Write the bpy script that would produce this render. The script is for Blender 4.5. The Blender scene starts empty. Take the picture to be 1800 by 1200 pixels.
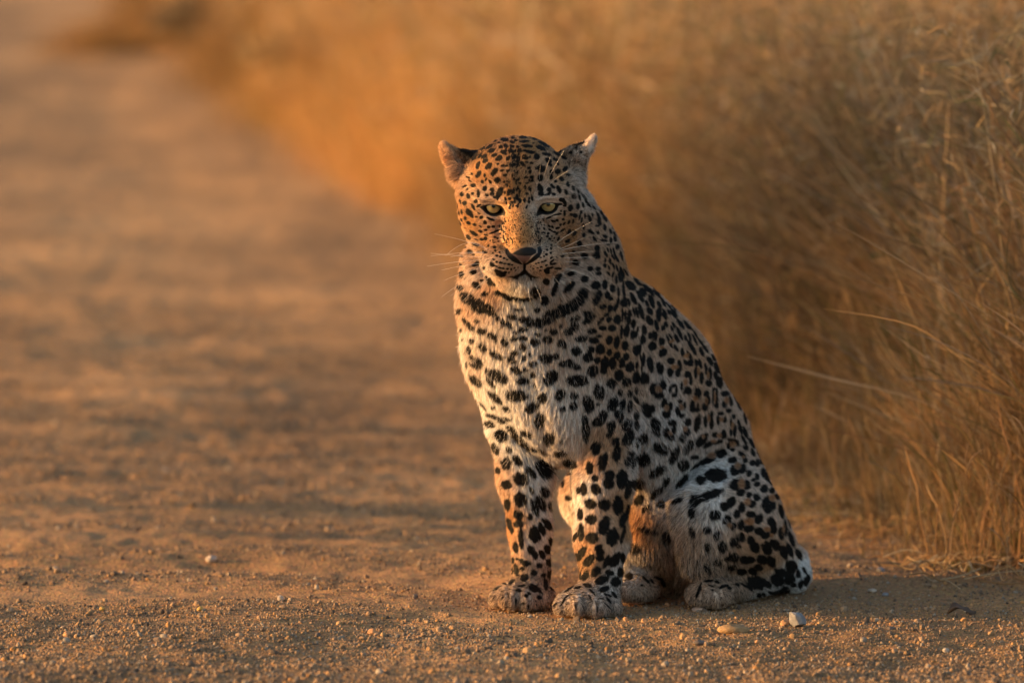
import bpy, math, random
import numpy as np
from mathutils import Vector
from mathutils.bvhtree import BVHTree

rng = np.random.default_rng(7)
random.seed(7)
C = bpy.context.scene.collection
scn = bpy.context.scene

# ------------------------------------------------------------------ camera
CAM_H = 1.35
FPX = 10000.0                      # focal length in photograph pixels (200 mm on 36 mm)
PITCH = math.atan(865.0 / FPX)
cam_d = bpy.data.cameras.new('camera')
cam = bpy.data.objects.new('camera', cam_d)
C.objects.link(cam)
cam.location = (0, 0, CAM_H)
cam.rotation_euler = (math.pi / 2 - PITCH, 0, 0)
cam_d.sensor_width = 36
cam_d.lens = 200
cam_d.clip_start = 0.1
cam_d.clip_end = 2000
cam_d.dof.use_dof = True
cam_d.dof.focus_distance = 9.93
cam_d.dof.aperture_fstop = 2.8
scn.camera = cam

# ------------------------------------------------------------------ sky, sun, exposure
SUN_EL, SUN_AZ = math.radians(7.5), math.radians(-3)     # travels to +x and a little to +y
world = bpy.data.worlds.new('World')
scn.world = world
world.use_nodes = True
wn = world.node_tree
bg = wn.nodes['Background']
sky = wn.nodes.new('ShaderNodeTexSky')
sky.sky_type = 'NISHITA'
sky.sun_disc = False
sky.sun_elevation = SUN_EL
sun_vec = Vector((-math.cos(SUN_EL) * math.cos(SUN_AZ), -math.cos(SUN_EL) * math.sin(SUN_AZ), math.sin(SUN_EL)))
sky.sun_rotation = math.atan2(sun_vec.x, sun_vec.y)
sky.air_density = 1.0
sky.dust_density = 4.0
sky.ozone_density = 0.6
wn.links.new(sky.outputs[0], bg.inputs[0])
bg.inputs[1].default_value = 0.15
sun_d = bpy.data.lights.new('sun', 'SUN')
sun_d.energy = 4.1
sun_d.angle = math.radians(0.6)
sun_d.color = (1.0, 0.50, 0.17)
sun = bpy.data.objects.new('sun', sun_d)
C.objects.link(sun)
sun.rotation_euler = sun_vec.to_track_quat('Z', 'Y').to_euler()
sun.location = (-6, -2, 5)
vs = scn.view_settings
vs.view_transform = 'Standard'
vs.look = 'None'
vs.gamma = 1
vs.exposure = 1.62
vs.use_curve_mapping = False
vs.use_white_balance = True
vs.white_balance_temperature = 6200
vs.white_balance_tint = 10
scn.cycles.max_bounces = 8
scn.cycles.diffuse_bounces = 3
scn.cycles.glossy_bounces = 3
scn.cycles.transmission_bounces = 8
scn.cycles.transparent_max_bounces = 6
scn.cycles.use_denoising = True
scn.cycles_curves.shape = 'RIBBONS'
scn.cycles_curves.subdivisions = 2

# ------------------------------------------------------------------ helpers
cp, sp_ = math.cos(PITCH), math.sin(PITCH)


def P(px, py, Y):
    """world point on the line of sight through photograph pixel px,py at ground distance Y"""
    u, v = (px - 900) / FPX, (py - 600) / FPX
    dx, dy, dz = u, cp - v * sp_, -sp_ - v * cp
    t = Y / dy
    return np.array((dx * t, Y, CAM_H + dz * t))


def G(px, py):
    """ground point (z = 0) seen at photograph pixel px,py"""
    u, v = (px - 900) / FPX, (py - 600) / FPX
    dz = -sp_ - v * cp
    t = -CAM_H / dz
    return np.array((u * t, (cp - v * sp_) * t, 0.0))


def proj(p):
    x, y, z = p[:, 0], p[:, 1], p[:, 2] - CAM_H
    f = y * cp - z * sp_
    up = y * sp_ + z * cp
    return 900 + x / f * FPX, 600 - up / f * FPX


def sines(p, freq, seed, n=5):
    r = np.random.default_rng(seed)
    out = np.zeros(len(p))
    for _ in range(n):
        k = r.normal(size=3)
        k = k / np.linalg.norm(k) * freq * r.uniform(.7, 1.5)
        out += np.sin(p @ k + r.uniform(0, 6.28))
    return out / n ** .5


def vnoise(x, y, freq, seed, octaves=1):
    out = np.zeros_like(x); a = 1.0
    for o in range(octaves):
        c_, s_ = math.cos(seed + o * 1.3), math.sin(seed + o * 1.3)
        u, v = (x * c_ - y * s_) * freq + seed * 7.1, (x * s_ + y * c_) * freq + seed * 3.7
        i, j = np.floor(u).astype(np.int64), np.floor(v).astype(np.int64)
        fu, fv = u - i, v - j
        fu = fu * fu * fu * (fu * (fu * 6 - 15) + 10); fv = fv * fv * fv * (fv * (fv * 6 - 15) + 10)

        def hsh(a_, b_):
            n = (a_ * 374761393 + b_ * 668265263 + int(seed * 1013)) & 0x7fffffff
            n = ((n ^ (n >> 13)) * 1274126177) & 0x7fffffff
            return ((n ^ (n >> 16)) & 0xffff) / 32767.5 - 1
        out += a * ((hsh(i, j) * (1 - fu) + hsh(i + 1, j) * fu) * (1 - fv) + (hsh(i, j + 1) * (1 - fu) + hsh(i + 1, j + 1) * fu) * fv)
        a *= .55; freq *= 2.1
    return out


def tag(o, label=None, cat=None, group=None, kind=None):
    if label: o['label'] = label
    if cat: o['category'] = cat
    if group: o['group'] = group
    if kind: o['kind'] = kind
    return o


def mesh_obj(name, verts, faces, m=None, parent=None, smooth=True):
    me = bpy.data.meshes.new(name)
    verts = np.asarray(verts, dtype=np.float32)
    if isinstance(faces, np.ndarray):
        n, k = faces.shape
        me.vertices.add(len(verts))
        me.vertices.foreach_set('co', verts.ravel())
        me.loops.add(n * k)
        me.loops.foreach_set('vertex_index', faces.astype(np.int32).ravel())
        me.polygons.add(n)
        me.polygons.foreach_set('loop_start', np.arange(n, dtype=np.int32) * k)
        me.update(calc_edges=True)
        me.validate()
    else:
        me.from_pydata([tuple(v) for v in verts], [], faces)
        me.update()
    if smooth:
        me.polygons.foreach_set('use_smooth', np.ones(len(me.polygons), dtype=bool))
    if m: me.materials.append(m)
    o = bpy.data.objects.new(name, me)
    C.objects.link(o)
    if parent: o.parent = parent
    return o


def mat(name):
    m = bpy.data.materials.new(name)
    m.use_nodes = True
    nt = m.node_tree
    return m, nt, nt.nodes, nt.links, nt.nodes['Principled BSDF']


def curves_obj(name, pts, rad, col, m, parent=None):
    """pts (n,k,3), rad (n,k), col (n,3): hair curves with a colour per hair"""
    n, k, _ = pts.shape
    hc = bpy.data.hair_curves.new(name)
    hc.add_curves([k] * n)
    hc.points.foreach_set('position', pts.astype(np.float32).ravel())
    hc.points.foreach_set('radius', rad.astype(np.float32).ravel())
    a = hc.attributes.new('tone', 'FLOAT_COLOR', 'CURVE' if col.ndim == 2 else 'POINT')
    col = col.reshape(-1, 3)
    c4 = np.ones((len(col), 4), dtype=np.float32)
    c4[:, :3] = col
    a.data.foreach_set('color', c4.ravel())
    hc.materials.append(m)
    o = bpy.data.objects.new(name, hc)
    C.objects.link(o)
    if parent: o.parent = parent
    return o


# ------------------------------------------------------------------ ground: dirt road and verge
VPX = -245.0      # the road runs towards this point of the horizon


def edge_x(y):
    """x of the road's right edge at distance y"""
    return 0.93 + (y - 10) * (VPX - 900) / FPX * 1.0 + 0.10 * np.sin(y * 1.3) * 0.5 + 0.05 * np.sin(y * 3.1 + 1)


def ground_h(x, y):
    p = np.stack([x, y, np.zeros_like(x)], 1)
    e = x - edge_x(y)
    h = 0.010 * vnoise(x, y, .7, 1, 3) + 0.006 * vnoise(x, y, 3.2, 2, 3) + 0.0028 * vnoise(x, y, 17, 3, 3)
    # washboard across the road
    wob = 0.25 * np.sin(x * 1.7 + .4) + 0.12 * np.sin(x * 4.3)
    wash = np.sin((y + wob + x * .1 + .16 * vnoise(x, y, 1.6, 5, 2)) * 2 * math.pi / 0.42)
    amp = np.clip((y - 9.6) / .8, 0, 1) * np.clip((-x - .0) / .5, 0, 1)
    h += 0.0065 * wash * amp * np.clip((15.5 - y) / 4, .1, 1) * np.clip(.6 + .9 * vnoise(x, y, 1.1, 9, 2), .05, 1.3)
    # worn tracks and loose windrow between them
    lane = x - edge_x(y)
    for c0, w0, d0 in ((-.75, .35, -.012), (-2.6, .4, -.014), (-1.7, .35, .014), (-3.6, .4, .02)):
        h += d0 * np.exp(-((lane - c0) / w0) ** 2) * np.clip((y - 10.5) / 3, 0, 1)
    # verge rises a little
    h += np.clip(e, 0, 2) * 0.03 + (e > 0) * np.clip(e * 4, 0, 1) * 0.014 * vnoise(x, y, 4, 8, 3)
    return h


PAWS = [(0.015, 10.09), (0.133, 10.0), (.34, 10.1), (.42, 10.2), (.23, 10.17), (.48, 10.3), (.2, 10.3)]


def ground_z(x, y):
    h = ground_h(x, y)
    # trodden flat where the animal sits
    f = np.zeros_like(x)
    for a, b in PAWS:
        f = np.maximum(f, np.exp(-(((x - a) ** 2 + (y - b) ** 2) / .16 ** 2) ** 1.5))
    return h * (1 - f) - .002 * f


ys = np.concatenate([np.linspace(2, 9, 30)[:-1], np.arange(9, 13, .008), np.arange(13, 17, .02), np.arange(17, 30, .08),
                     np.arange(30, 60, .5), np.geomspace(60, 1500, 26)])
xr = np.concatenate([-np.geomspace(1500, 3, 26), np.arange(-2.9, -1.2, .04), np.arange(-1.2, 1.2, .008), np.arange(1.2, 3, .04), np.geomspace(3, 1500, 26)])
GX, GY = np.meshgrid(xr, ys, indexing='ij')
# shear the columns so that they follow the road's edge: column 0.93 is the edge
near = np.clip(1 - np.abs(GX - .93) / 6, 0, 1)
GXs = GX + near * (edge_x(GY) - .93) * np.clip((60 - GY) / 25, 0, 1)
GZ = ground_z(GXs.ravel(), GY.ravel())
gv = np.stack([GXs.ravel(), GY.ravel(), GZ], 1)
nx, ny = GX.shape
ii, jj = np.meshgrid(np.arange(nx - 1), np.arange(ny - 1), indexing='ij')
a = (ii * ny + jj).ravel()
quads = np.stack([a, a + ny, a + ny + 1, a + 1], 1)
colx = (xr[:-1] + xr[1:])[ii.ravel()] / 2


def split(q):
    u, inv = np.unique(q.ravel(), return_inverse=True)
    return gv[u], inv.reshape(q.shape)


def ground_material(name, verge):
    m, nt, N, L, b = mat(name)
    tc = N.new('ShaderNodeTexCoord')
    n1 = N.new('ShaderNodeTexNoise'); n1.inputs['Scale'].default_value = 1.3; n1.inputs['Detail'].default_value = 8
    n2 = N.new('ShaderNodeTexNoise'); n2.inputs['Scale'].default_value = 140; n2.inputs['Detail'].default_value = 5
    vo = N.new('ShaderNodeTexVoronoi'); vo.inputs['Scale'].default_value = 230
    for t in (n1, n2, vo): L.new(tc.outputs['Object'], t.inputs['Vector'])
    r1 = N.new('ShaderNodeValToRGB')
    e = r1.color_ramp.elements
    if verge:
        e[0].position, e[0].color = .35, (.12, .078, .043, 1)
        e[1].position, e[1].color = .7, (.22, .145, .082, 1)
    else:
        e[0].position, e[0].color = .32, (.205, .134, .070, 1)
        e[1].position, e[1].color = .68, (.325, .212, .112, 1)
    L.new(n1.outputs[0], r1.inputs[0])
    r2 = N.new('ShaderNodeValToRGB')
    e = r2.color_ramp.elements
    e[0].position, e[0].color = .3, (.55, .53, .55, 1)
    e[1].position, e[1].color = .72, (1.35, 1.25, 1.1, 1)
    L.new(n2.outputs[0], r2.inputs[0])
    mx = N.new('ShaderNodeMix'); mx.data_type = 'RGBA'; mx.blend_type = 'MULTIPLY'
    mx.inputs[0].default_value = 1
    L.new(r1.outputs[0], mx.inputs[6]); L.new(r2.outputs[0], mx.inputs[7])
    # a grain of each stone's own colour
    mx2 = N.new('ShaderNodeMix'); mx2.data_type = 'RGBA'; mx2.blend_type = 'OVERLAY'
    mx2.inputs[0].default_value = .35
    hs = N.new('ShaderNodeHueSaturation'); hs.inputs['Saturation'].default_value = .35
    L.new(vo.outputs['Color'], hs.inputs['Color'])
    L.new(mx.outputs[2], mx2.inputs[6]); L.new(hs.outputs[0], mx2.inputs[7])
    L.new(mx2.outputs[2], b.inputs['Base Color'])
    # bands of paler and darker dirt worn along the road
    mp = N.new('ShaderNodeMapping'); mp.inputs['Rotation'].default_value = (0, 0, -math.atan2(.1145, 1)); mp.inputs['Scale'].default_value = (1.5, .16, 1)
    n3 = N.new('ShaderNodeTexNoise'); n3.inputs['Scale'].default_value = 1.0; n3.inputs['Detail'].default_value = 3
    L.new(tc.outputs['Object'], mp.inputs[0]); L.new(mp.outputs[0], n3.inputs['Vector'])
    r3 = N.new('ShaderNodeValToRGB'); e = r3.color_ramp.elements
    e[0].position, e[0].color = .38, (.72, .70, .70, 1); e[1].position, e[1].color = .62, (1.2, 1.14, 1.05, 1)
    L.new(n3.outputs[0], r3.inputs[0])
    m3 = N.new('ShaderNodeMix'); m3.data_type = 'RGBA'; m3.blend_type = 'MULTIPLY'; m3.inputs[0].default_value = 1
    L.new(mx2.outputs[2], m3.inputs[6]); L.new(r3.outputs[0], m3.inputs[7]); L.new(m3.outputs[2], b.inputs['Base Color'])
    b.inputs['Roughness'].default_value = .95
    b.inputs['Specular IOR Level'].default_value = .15
    ad = N.new('ShaderNodeMath'); ad.operation = 'MULTIPLY_ADD'; ad.inputs[1].default_value = -.6
    L.new(vo.outputs['Distance'], ad.inputs[0]); L.new(n2.outputs[0], ad.inputs[2])
    bp = N.new('ShaderNodeBump'); bp.inputs['Strength'].default_value = .8; bp.inputs['Distance'].default_value = .004
    L.new(ad.outputs[0], bp.inputs['Height']); L.new(bp.outputs[0], b.inputs['Normal'])
    return m


isroad = colx < .93
v_, f_ = split(quads[isroad])
tag(mesh_obj('dirt_road', v_, f_, ground_material('road_dirt', False)), kind='structure')
v_, f_ = split(quads[~isroad])
tag(mesh_obj('verge_ground', v_, f_, ground_material('verge_soil', True)), kind='structure')

# ------------------------------------------------------------------ the leopard: body as one surface
# every shape below is (centre px, py, depth mm behind the 10 m plane) and sizes in mm
prims = []


def D(px, py, d): return P(px, py, 10 + d / 1000.0)


def ell(c, r, k=.03, yaw=0, roll=0, op='+'):
    prims.append(('e', D(*c), np.array(r) / 1000, k, math.radians(yaw), math.radians(roll), op))


def cone(a, ra, b, rb, k=.03, op='+'):
    prims.append(('c', D(*a), ra / 1000, D(*b), rb / 1000, k, op))


def slab(poly, d, t, rnd, k):
    prims.append(('s', np.array([D(x, y, d) for x, y in poly]), t / 1000, rnd / 1000, k, '+'))


def chain(pts, k=.03):
    for p, q in zip(pts[:-1], pts[1:]):
        cone(p[:3], p[3], q[:3], q[3], k)


# torso
chain([(1005, 530, 175, 94), (1080, 600, 250, 105), (1138, 664, 300, 113), (1206, 785, 345, 108), (1248, 895, 330, 92)], .05)
ell((957, 600, 125), (143, 132, 160), .05)
ell((926, 525, 85), (121, 108, 100), .04)
ell((856, 462, 70), (44, 50, 46), .03)
chain([(945, 350, 120, 80), (985, 455, 165, 96), (1000, 530, 170, 92)], .05)
ell((980, 715, 125), (98, 105, 98), .05)
ell((1140, 750, 240), (95, 115, 140), .06)
ell((1035, 600, 150), (75, 90, 130), .04)
# near (left) foreleg
chain([(1072, 560, 150, 52), (1072, 650, 132, 56), (1067, 745, 105, 53), (1060, 850, 68, 46), (1056, 945, 42, 39), (1056, 1020, 32, 37)], .035)
ell((1034, 1058, 2), (57, 58, 30), .018)
for x, y, d, r in ((990, 1066, -25, 17), (1015, 1066, -44, 19), (1048, 1068, -46, 19), (1076, 1068, -24, 18)):
    ell((x, y, d), (r, r + 5, r), .009)
# far (right) foreleg
chain([(900, 640, 150, 58), (908, 735, 130, 47), (921, 840, 115, 42), (931, 930, 112, 33), (934, 1005, 110, 34)], .025)
ell((920, 1047, 82), (56, 54, 28), .018)
for x, y, d, r in ((876, 1055, 62, 16), (897, 1056, 42, 18), (927, 1057, 38, 18), (953, 1056, 55, 16)):
    ell((x, y, d), (r, r + 5, r), .009)
# near haunch
cone((1290, 862, 290), 62, (1262, 905, 170), 70, .05)
ell((1285, 925, 215), (84, 110, 88), .04)
cone((1245, 930, 140), 54, (1355, 985, 270), 44, .04)
cone((1238, 900, 135), 46, (1236, 985, 120), 30, .03)
cone((1368, 1016, 262), 25, (1252, 1043, 110), 27, .02)
ell((1178, 985, 240), (60, 60, 40), .03)
ell((1195, 1020, 285), (55, 60, 45), .03)
ell((1246, 1046, 92), (40, 42, 25), .018, yaw=40)
for x, y, d, r in ((1226, 1050, 84, 14), (1237, 1053, 64, 15), (1262, 1054, 62, 15)):
    ell((x, y, d), (r, r + 3, r), .008)
cone((1330, 905, 320), 46, (1366, 975, 325), 32, .04)
ell((1300, 965, 340), (92, 100, 70), .04)
# far haunch
cone((1150, 850, 420), 85, (1046, 872, 280), 58, .04)
cone((1046, 880, 280), 52, (1105, 1000, 210), 40, .03)
cone((1150, 1030, 250), 24, (1112, 1040, 170), 25, .02)
ell((1115, 1038, 158), (46, 42, 25), .018, yaw=30)
ell((1140, 930, 215), (52, 60, 62), .04)
ell((1180, 930, 260), (80, 80, 80), .05)
# tail
chain([(1350, 950, 400, 30), (1396, 985, 352, 21), (1404, 1010, 322, 18), (1394, 1026, 300, 16), (1372, 1026, 345, 16), (1300, 1015, 470, 15), (1180, 1008, 560, 14), (1080, 1006, 560, 13)], .02)
# head
ell((907, 323, 25), (92, 105, 82), .03)
ell((912, 300, -18), (66, 62, 54), .03)
ell((848, 370, 8), (40, 68, 58), .035)
ell((984, 370, 8), (42, 68, 58), .035)
ell((916, 425, -14), (80, 72, 58), .03)
cone((888, 342, -61), 19, (851, 346, -50), 17, .014)
cone((943, 340, -61), 19, (981, 343, -50), 17, .014)
cone((914, 352, -60), 26, (921, 418, -114), 29, .025)
ell((868, 370, -40), (30, 30, 26), .018)
ell((964, 368, -40), (30, 30, 26), .018)
ell((889, 456, -103), (41, 40, 28), .014)
ell((955, 456, -103), (41, 40, 28), .014)
ell((922, 488, -80), (32, 26, 14), .018)
ell((918, 478, -40), (56, 60, 34), .03)
ell((922, 445, -128), (26, 17, 12), .016)
# ears
slab([(773, 254), (777, 248), (783, 248), (791, 256), (806, 262), (820, 263), (834, 266), (848, 266), (852, 290), (838, 318), (818, 328), (801, 322), (794, 314), (795, 300), (787, 290), (780, 276), (774, 263)], 56, 9, 6, .014)
chain([(780, 257, 42, 7), (790, 277, 28, 9), (803, 300, 18, 11), (813, 318, 18, 11)], .008)
slab([(984, 266), (996, 260), (1010, 254), (1024, 250), (1034, 245), (1039, 239), (1045, 237), (1048, 240), (1048, 250), (1044, 260), (1037, 270), (1031, 284), (1027, 300), (1022, 318), (1012, 330), (1000, 332), (984, 312), (972, 288)], 56, 9, 6, .014)
chain([(1043, 243, 46, 6), (1033, 262, 42, 6.5), (1017, 279, 38, 7), (1002, 290, 36, 8)], .008)
ell((1008, 312, 42), (14, 16, 16), .015)
# eye openings, nostrils, mouth
ell((1186, 985, 150), (9, 95, 50), .012, op='-')
ell((867.5, 369.6, -82), (18.5, 28, 8.3), .003, roll=-8, op='-')
ell((963, 366.8, -82), (18.5, 28, 8.3), .003, roll=8, op='-')
cone((901, 450, -150), 2.5, (906, 458, -150), 3.2, .003, '-')
cone((944, 450, -150), 2.5, (938, 458, -150), 3.2, .003, '-')
cone((922, 464, -150), 2.0, (922, 480, -140), 2.5, .004, '-')
cone((922, 478, -140), 2.2, (903, 486, -132), 1.6, .005, '-')
cone((922, 478, -140), 2.2, (940, 486, -132), 1.6, .005, '-')

H = .003
lo = np.array((-.16, 9.80, -.006)); hi = np.array((.56, 10.64, .90))
dims = np.ceil((hi - lo) / H).astype(int) + 1
V = np.full(dims, .2, dtype=np.float32)
AX = [lo[i] + np.arange(dims[i]) * H for i in range(3)]


def box(cmin, cmax, pad):
    s = []
    for i in range(3):
        i0 = max(0, int((cmin[i] - pad - lo[i]) / H)); i1 = min(dims[i], int((cmax[i] + pad - lo[i]) / H) + 2)
        s.append(slice(i0, max(i0, i1)))
    return tuple(s)


for pr in prims:
    if pr[0] == 'e':
        _, c, r, k, yaw, roll, op = pr
        R = r.max()
        s = box(c - R, c + R, k * 1.2)
        x = (AX[0][s[0]] - c[0])[:, None, None].astype(np.float32)
        y = (AX[1][s[1]] - c[1])[None, :, None].astype(np.float32)
        z = (AX[2][s[2]] - c[2])[None, None, :].astype(np.float32)
        if yaw:
            x, y = x * math.cos(yaw) + y * math.sin(yaw), -x * math.sin(yaw) + y * math.cos(yaw)
        if roll:
            x, z = x * math.cos(roll) + z * math.sin(roll), -x * math.sin(roll) + z * math.cos(roll)
        k0 = np.sqrt((x / r[0]) ** 2 + (y / r[1]) ** 2 + (z / r[2]) ** 2)
        k1 = np.sqrt((x / r[0] ** 2) ** 2 + (y / r[1] ** 2) ** 2 + (z / r[2] ** 2) ** 2) + 1e-6
        d = k0 * (k0 - 1) / k1
    elif pr[0] == 's':
        _, pg, t_, rn, k, op = pr
        s = box(pg.min(0) - .012, pg.max(0) + .012, k * 1.2)
        X, Z = np.meshgrid(AX[0][s[0]], AX[2][s[2]], indexing='ij')
        dm = np.full(X.shape, 1e9); sg = np.ones(X.shape)
        for a_, b_ in zip(pg, np.roll(pg, -1, 0)):
            ex_, ez_ = b_[0] - a_[0], b_[2] - a_[2]
            wx, wz = X - a_[0], Z - a_[2]
            tt = np.clip((wx * ex_ + wz * ez_) / (ex_ ** 2 + ez_ ** 2), 0, 1)
            dm = np.minimum(dm, (wx - tt * ex_) ** 2 + (wz - tt * ez_) ** 2)
            c1, c2, c3 = Z >= a_[2], Z < b_[2], ex_ * wz > ez_ * wx
            sg = np.where((c1 & c2 & c3) | (~c1 & ~c2 & ~c3), -sg, sg)
        d2 = (sg * np.sqrt(dm))[:, None, :]
        yy = np.abs(AX[1][s[1]] - pg[0, 1])[None, :, None] - t_
        a_, b_ = d2 + rn, yy + rn
        d = np.minimum(np.maximum(a_, b_), 0) + np.sqrt(np.maximum(a_, 0) ** 2 + np.maximum(b_, 0) ** 2) - rn
    else:
        _, A, ra, B, rb, k, op = pr
        R = max(ra, rb)
        s = box(np.minimum(A, B) - R, np.maximum(A, B) + R, k * 1.2)
        x = (AX[0][s[0]] - A[0])[:, None, None]; y = (AX[1][s[1]] - A[1])[None, :, None]; z = (AX[2][s[2]] - A[2])[None, None, :]
        ab = B - A
        t = np.clip((x * ab[0] + y * ab[1] + z * ab[2]) / (ab @ ab), 0, 1)
        d = np.sqrt((x - t * ab[0]) ** 2 + (y - t * ab[1]) ** 2 + (z - t * ab[2]) ** 2) - (ra + (rb - ra) * t)
    cur = V[s]
    if op == '+':
        h = np.clip(.5 + .5 * (cur - d) / k, 0, 1)
        V[s] = cur * (1 - h) + d * h - k * h * (1 - h)
    else:
        h = np.clip(.5 - .5 * (cur + d) / k, 0, 1)
        V[s] = cur * (1 - h) - d * h + k * h * (1 - h)
V = np.maximum(V, (-.001 - AX[2])[None, None, :].astype(np.float32))


def surface_nets(V):
    ins = V < 0
    nx, ny, nz = V.shape
    cnt = np.zeros((nx - 1, ny - 1, nz - 1), dtype=np.uint8)
    for i in (0, 1):
        for j in (0, 1):
            for k in (0, 1):
                cnt += ins[i:nx - 1 + i, j:ny - 1 + j, k:nz - 1 + k]
    act = (cnt > 0) & (cnt < 8)
    idx = np.argwhere(act)
    ids = np.full(act.shape, -1, dtype=np.int32)
    ids[tuple(idx.T)] = np.arange(len(idx))
    acc = np.zeros((len(idx), 3)); n = np.zeros(len(idx))
    cor = [(i, j, k) for i in (0, 1) for j in (0, 1) for k in (0, 1)]
    for a in cor:
        for ax in range(3):
            if a[ax]: continue
            b = list(a); b[ax] = 1
            va = V[idx[:, 0] + a[0], idx[:, 1] + a[1], idx[:, 2] + a[2]]
            vb = V[idx[:, 0] + b[0], idx[:, 1] + b[1], idx[:, 2] + b[2]]
            m = (va < 0) != (vb < 0)
            t = np.where(m, va / np.where(m, va - vb, 1), 0)
            p = np.tile(np.array(a, float), (len(idx), 1)); p[:, ax] += t
            acc += p * m[:, None]; n += m
    verts = lo + (idx + acc / n[:, None]) * H
    quads = []
    for ax in range(3):
        sa = [slice(0, -1) if q == ax else slice(None) for q in range(3)]
        sb = [slice(1, None) if q == ax else slice(None) for q in range(3)]
        A, B = ins[tuple(sa)], ins[tuple(sb)]
        e = np.argwhere(A != B)
        o1, o2 = [q for q in range(3) if q != ax]
        e = e[(e[:, o1] > 0) & (e[:, o2] > 0)]
        fl = A[tuple(e.T)]
        q = []
        for d1, d2 in ((-1, -1), (0, -1), (0, 0), (-1, 0)):
            c = e.copy(); c[:, o1] += d1; c[:, o2] += d2
            c = np.minimum(c, np.array(ids.shape) - 1)
            q.append(ids[tuple(c.T)])
        q = np.stack(q, 1)
        if ax == 1: fl = ~fl
        q[~fl] = q[~fl][:, ::-1]
        quads.append(q)
    quads = np.concatenate(quads)
    return verts, quads[(quads >= 0).all(1)]


bv, bq = surface_nets(V)
del V
# light smoothing to take out the grid
for it in range(2):
    s = np.zeros_like(bv); n = np.zeros(len(bv))
    for i in range(4):
        u, w = bq[:, i], bq[:, (i + 1) % 4]
        for a_, b_ in ((u, w), (w, u)):
            for ax in range(3):
                s[:, ax] += np.bincount(a_, bv[b_, ax], len(bv))
            n += np.bincount(a_, minlength=len(bv))
    bv = bv * .5 + (s / n[:, None]) * .5
FOLDS = [  # polyline in the front view, width mm, depth mm (negative = raised), depth range
    ([(1098, 478), (1112, 540), (1122, 620), (1122, 700), (1124, 760), (1116, 830), (1112, 870)], 7, 9, 600),
    ([(1292, 778), (1250, 800), (1222, 828), (1204, 862), (1194, 910), (1190, 960), (1190, 1010)], 9, 10, 600),
    ([(1275, 812), (1238, 826), (1218, 850), (1208, 890)], 8, -5, 600),
    ([(856, 742), (880, 752), (905, 772), (935, 795), (968, 822)], 6, 9, 600),
    ([(1040, 740), (1030, 790), (1022, 825)], 7, 6, 600),
    ([(926, 660), (936, 700), (950, 745), (958, 780)], 14, 7, 600),
    ([(893, 1030), (891, 1052), (893, 1075)], 3.5, 3.0, 600), ([(912, 1046), (911, 1060), (912, 1076)], 3, 2.4, 600), ([(928, 1040), (931, 1056), (931, 1076)], 3, 3.0, 600), ([(948, 1046), (951, 1060), (951, 1076)], 3, 2.4, 600),
    ([(1003, 1045), (1002, 1066), (1004, 1088)], 3, 3.0, 600), ([(1024, 1046), (1028, 1066), (1030, 1088)], 3, 3.0, 600), ([(1050, 1040), (1052, 1060), (1054, 1088)], 3.5, 3.6, 600), ([(1072, 1050), (1076, 1066), (1078, 1086)], 3, 2.4, 600),
    ([(1232, 1034), (1236, 1050), (1236, 1070)], 3, 4, 600), ([(1262, 1030), (1266, 1048), (1270, 1068)], 3.5, 5, 600), ([(1290, 1028), (1298, 1045), (1296, 1062)], 3.5, 4, 600),
    ([(922, 464), (922, 480)], 3, 5, 300), ([(890, 437), (880, 425), (874, 405), (880, 390)], 6, 4, 300), ([(950, 437), (962, 422), (966, 405), (958, 388)], 6, 4, 300),
    ([(848, 436), (838, 460), (848, 482)], 7, 6, 300), ([(990, 436), (1000, 460), (988, 484)], 7, 6, 300),
    ([(914, 352), (913, 330), (910, 300), (908, 275)], 7, 2.5, 300), ([(845, 352), (856, 349), (870, 349), (886, 354)], 4, -3.5, 300), ([(944, 352), (954, 347), (970, 346), (984, 349)], 4, -3.5, 300),
    ([(855, 384), (868, 387), (884, 386)], 4, -2.5, 300), ([(948, 384), (962, 386), (978, 380)], 4, -2.5, 300),
    ([(1075, 520), (1060, 600), (1052, 680)], 22, -8, 600), ([(905, 860), (912, 930), (922, 990)], 6, -3, 600), ([(1048, 870), (1046, 940), (1044, 1000)], 7, -3, 600)]
vn0 = np.zeros_like(bv)
fn = np.cross(bv[bq[:, 2]] - bv[bq[:, 0]], bv[bq[:, 3]] - bv[bq[:, 1]])
for i in range(4):
    for ax in range(3):
        vn0[:, ax] += np.bincount(bq[:, i], fn[:, ax], len(bv))
vn0 /= np.linalg.norm(vn0, axis=1)[:, None] + 1e-12
ppx, ppy = proj(bv)
for line, wd, dp, _ in FOLDS:
    lp = np.array(line, float)
    cd = np.nonzero((ppx > lp[:, 0].min() - 40) & (ppx < lp[:, 0].max() + 40) & (ppy > lp[:, 1].min() - 40) & (ppy < lp[:, 1].max() + 40) & (vn0[:, 1] < .1))[0]
    dm = np.full(len(cd), 1e9)
    for a_, b_ in zip(lp[:-1], lp[1:]):
        e_ = b_ - a_; wx, wy = ppx[cd] - a_[0], ppy[cd] - a_[1]
        tt = np.clip((wx * e_[0] + wy * e_[1]) / (e_ @ e_), 0, 1)
        dm = np.minimum(dm, (wx - tt * e_[0]) ** 2 + (wy - tt * e_[1]) ** 2)
    bv[cd] -= vn0[cd] * (dp / 1000 * np.exp(-dm / wd ** 2) * np.clip(-vn0[cd, 1] * 2.5, 0, 1))[:, None]
fc = bv[bq].mean(1)
fn = np.cross(bv[bq[:, 2]] - bv[bq[:, 0]], bv[bq[:, 3]] - bv[bq[:, 1]])
fa = np.linalg.norm(fn, axis=1); fn = fn / (fa[:, None] + 1e-12); fa = fa / 2
vn = np.zeros_like(bv)
for i in range(4):
    for ax in range(3):
        vn[:, ax] += np.bincount(bq[:, i], fn[:, ax] * fa, len(bv))
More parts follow.
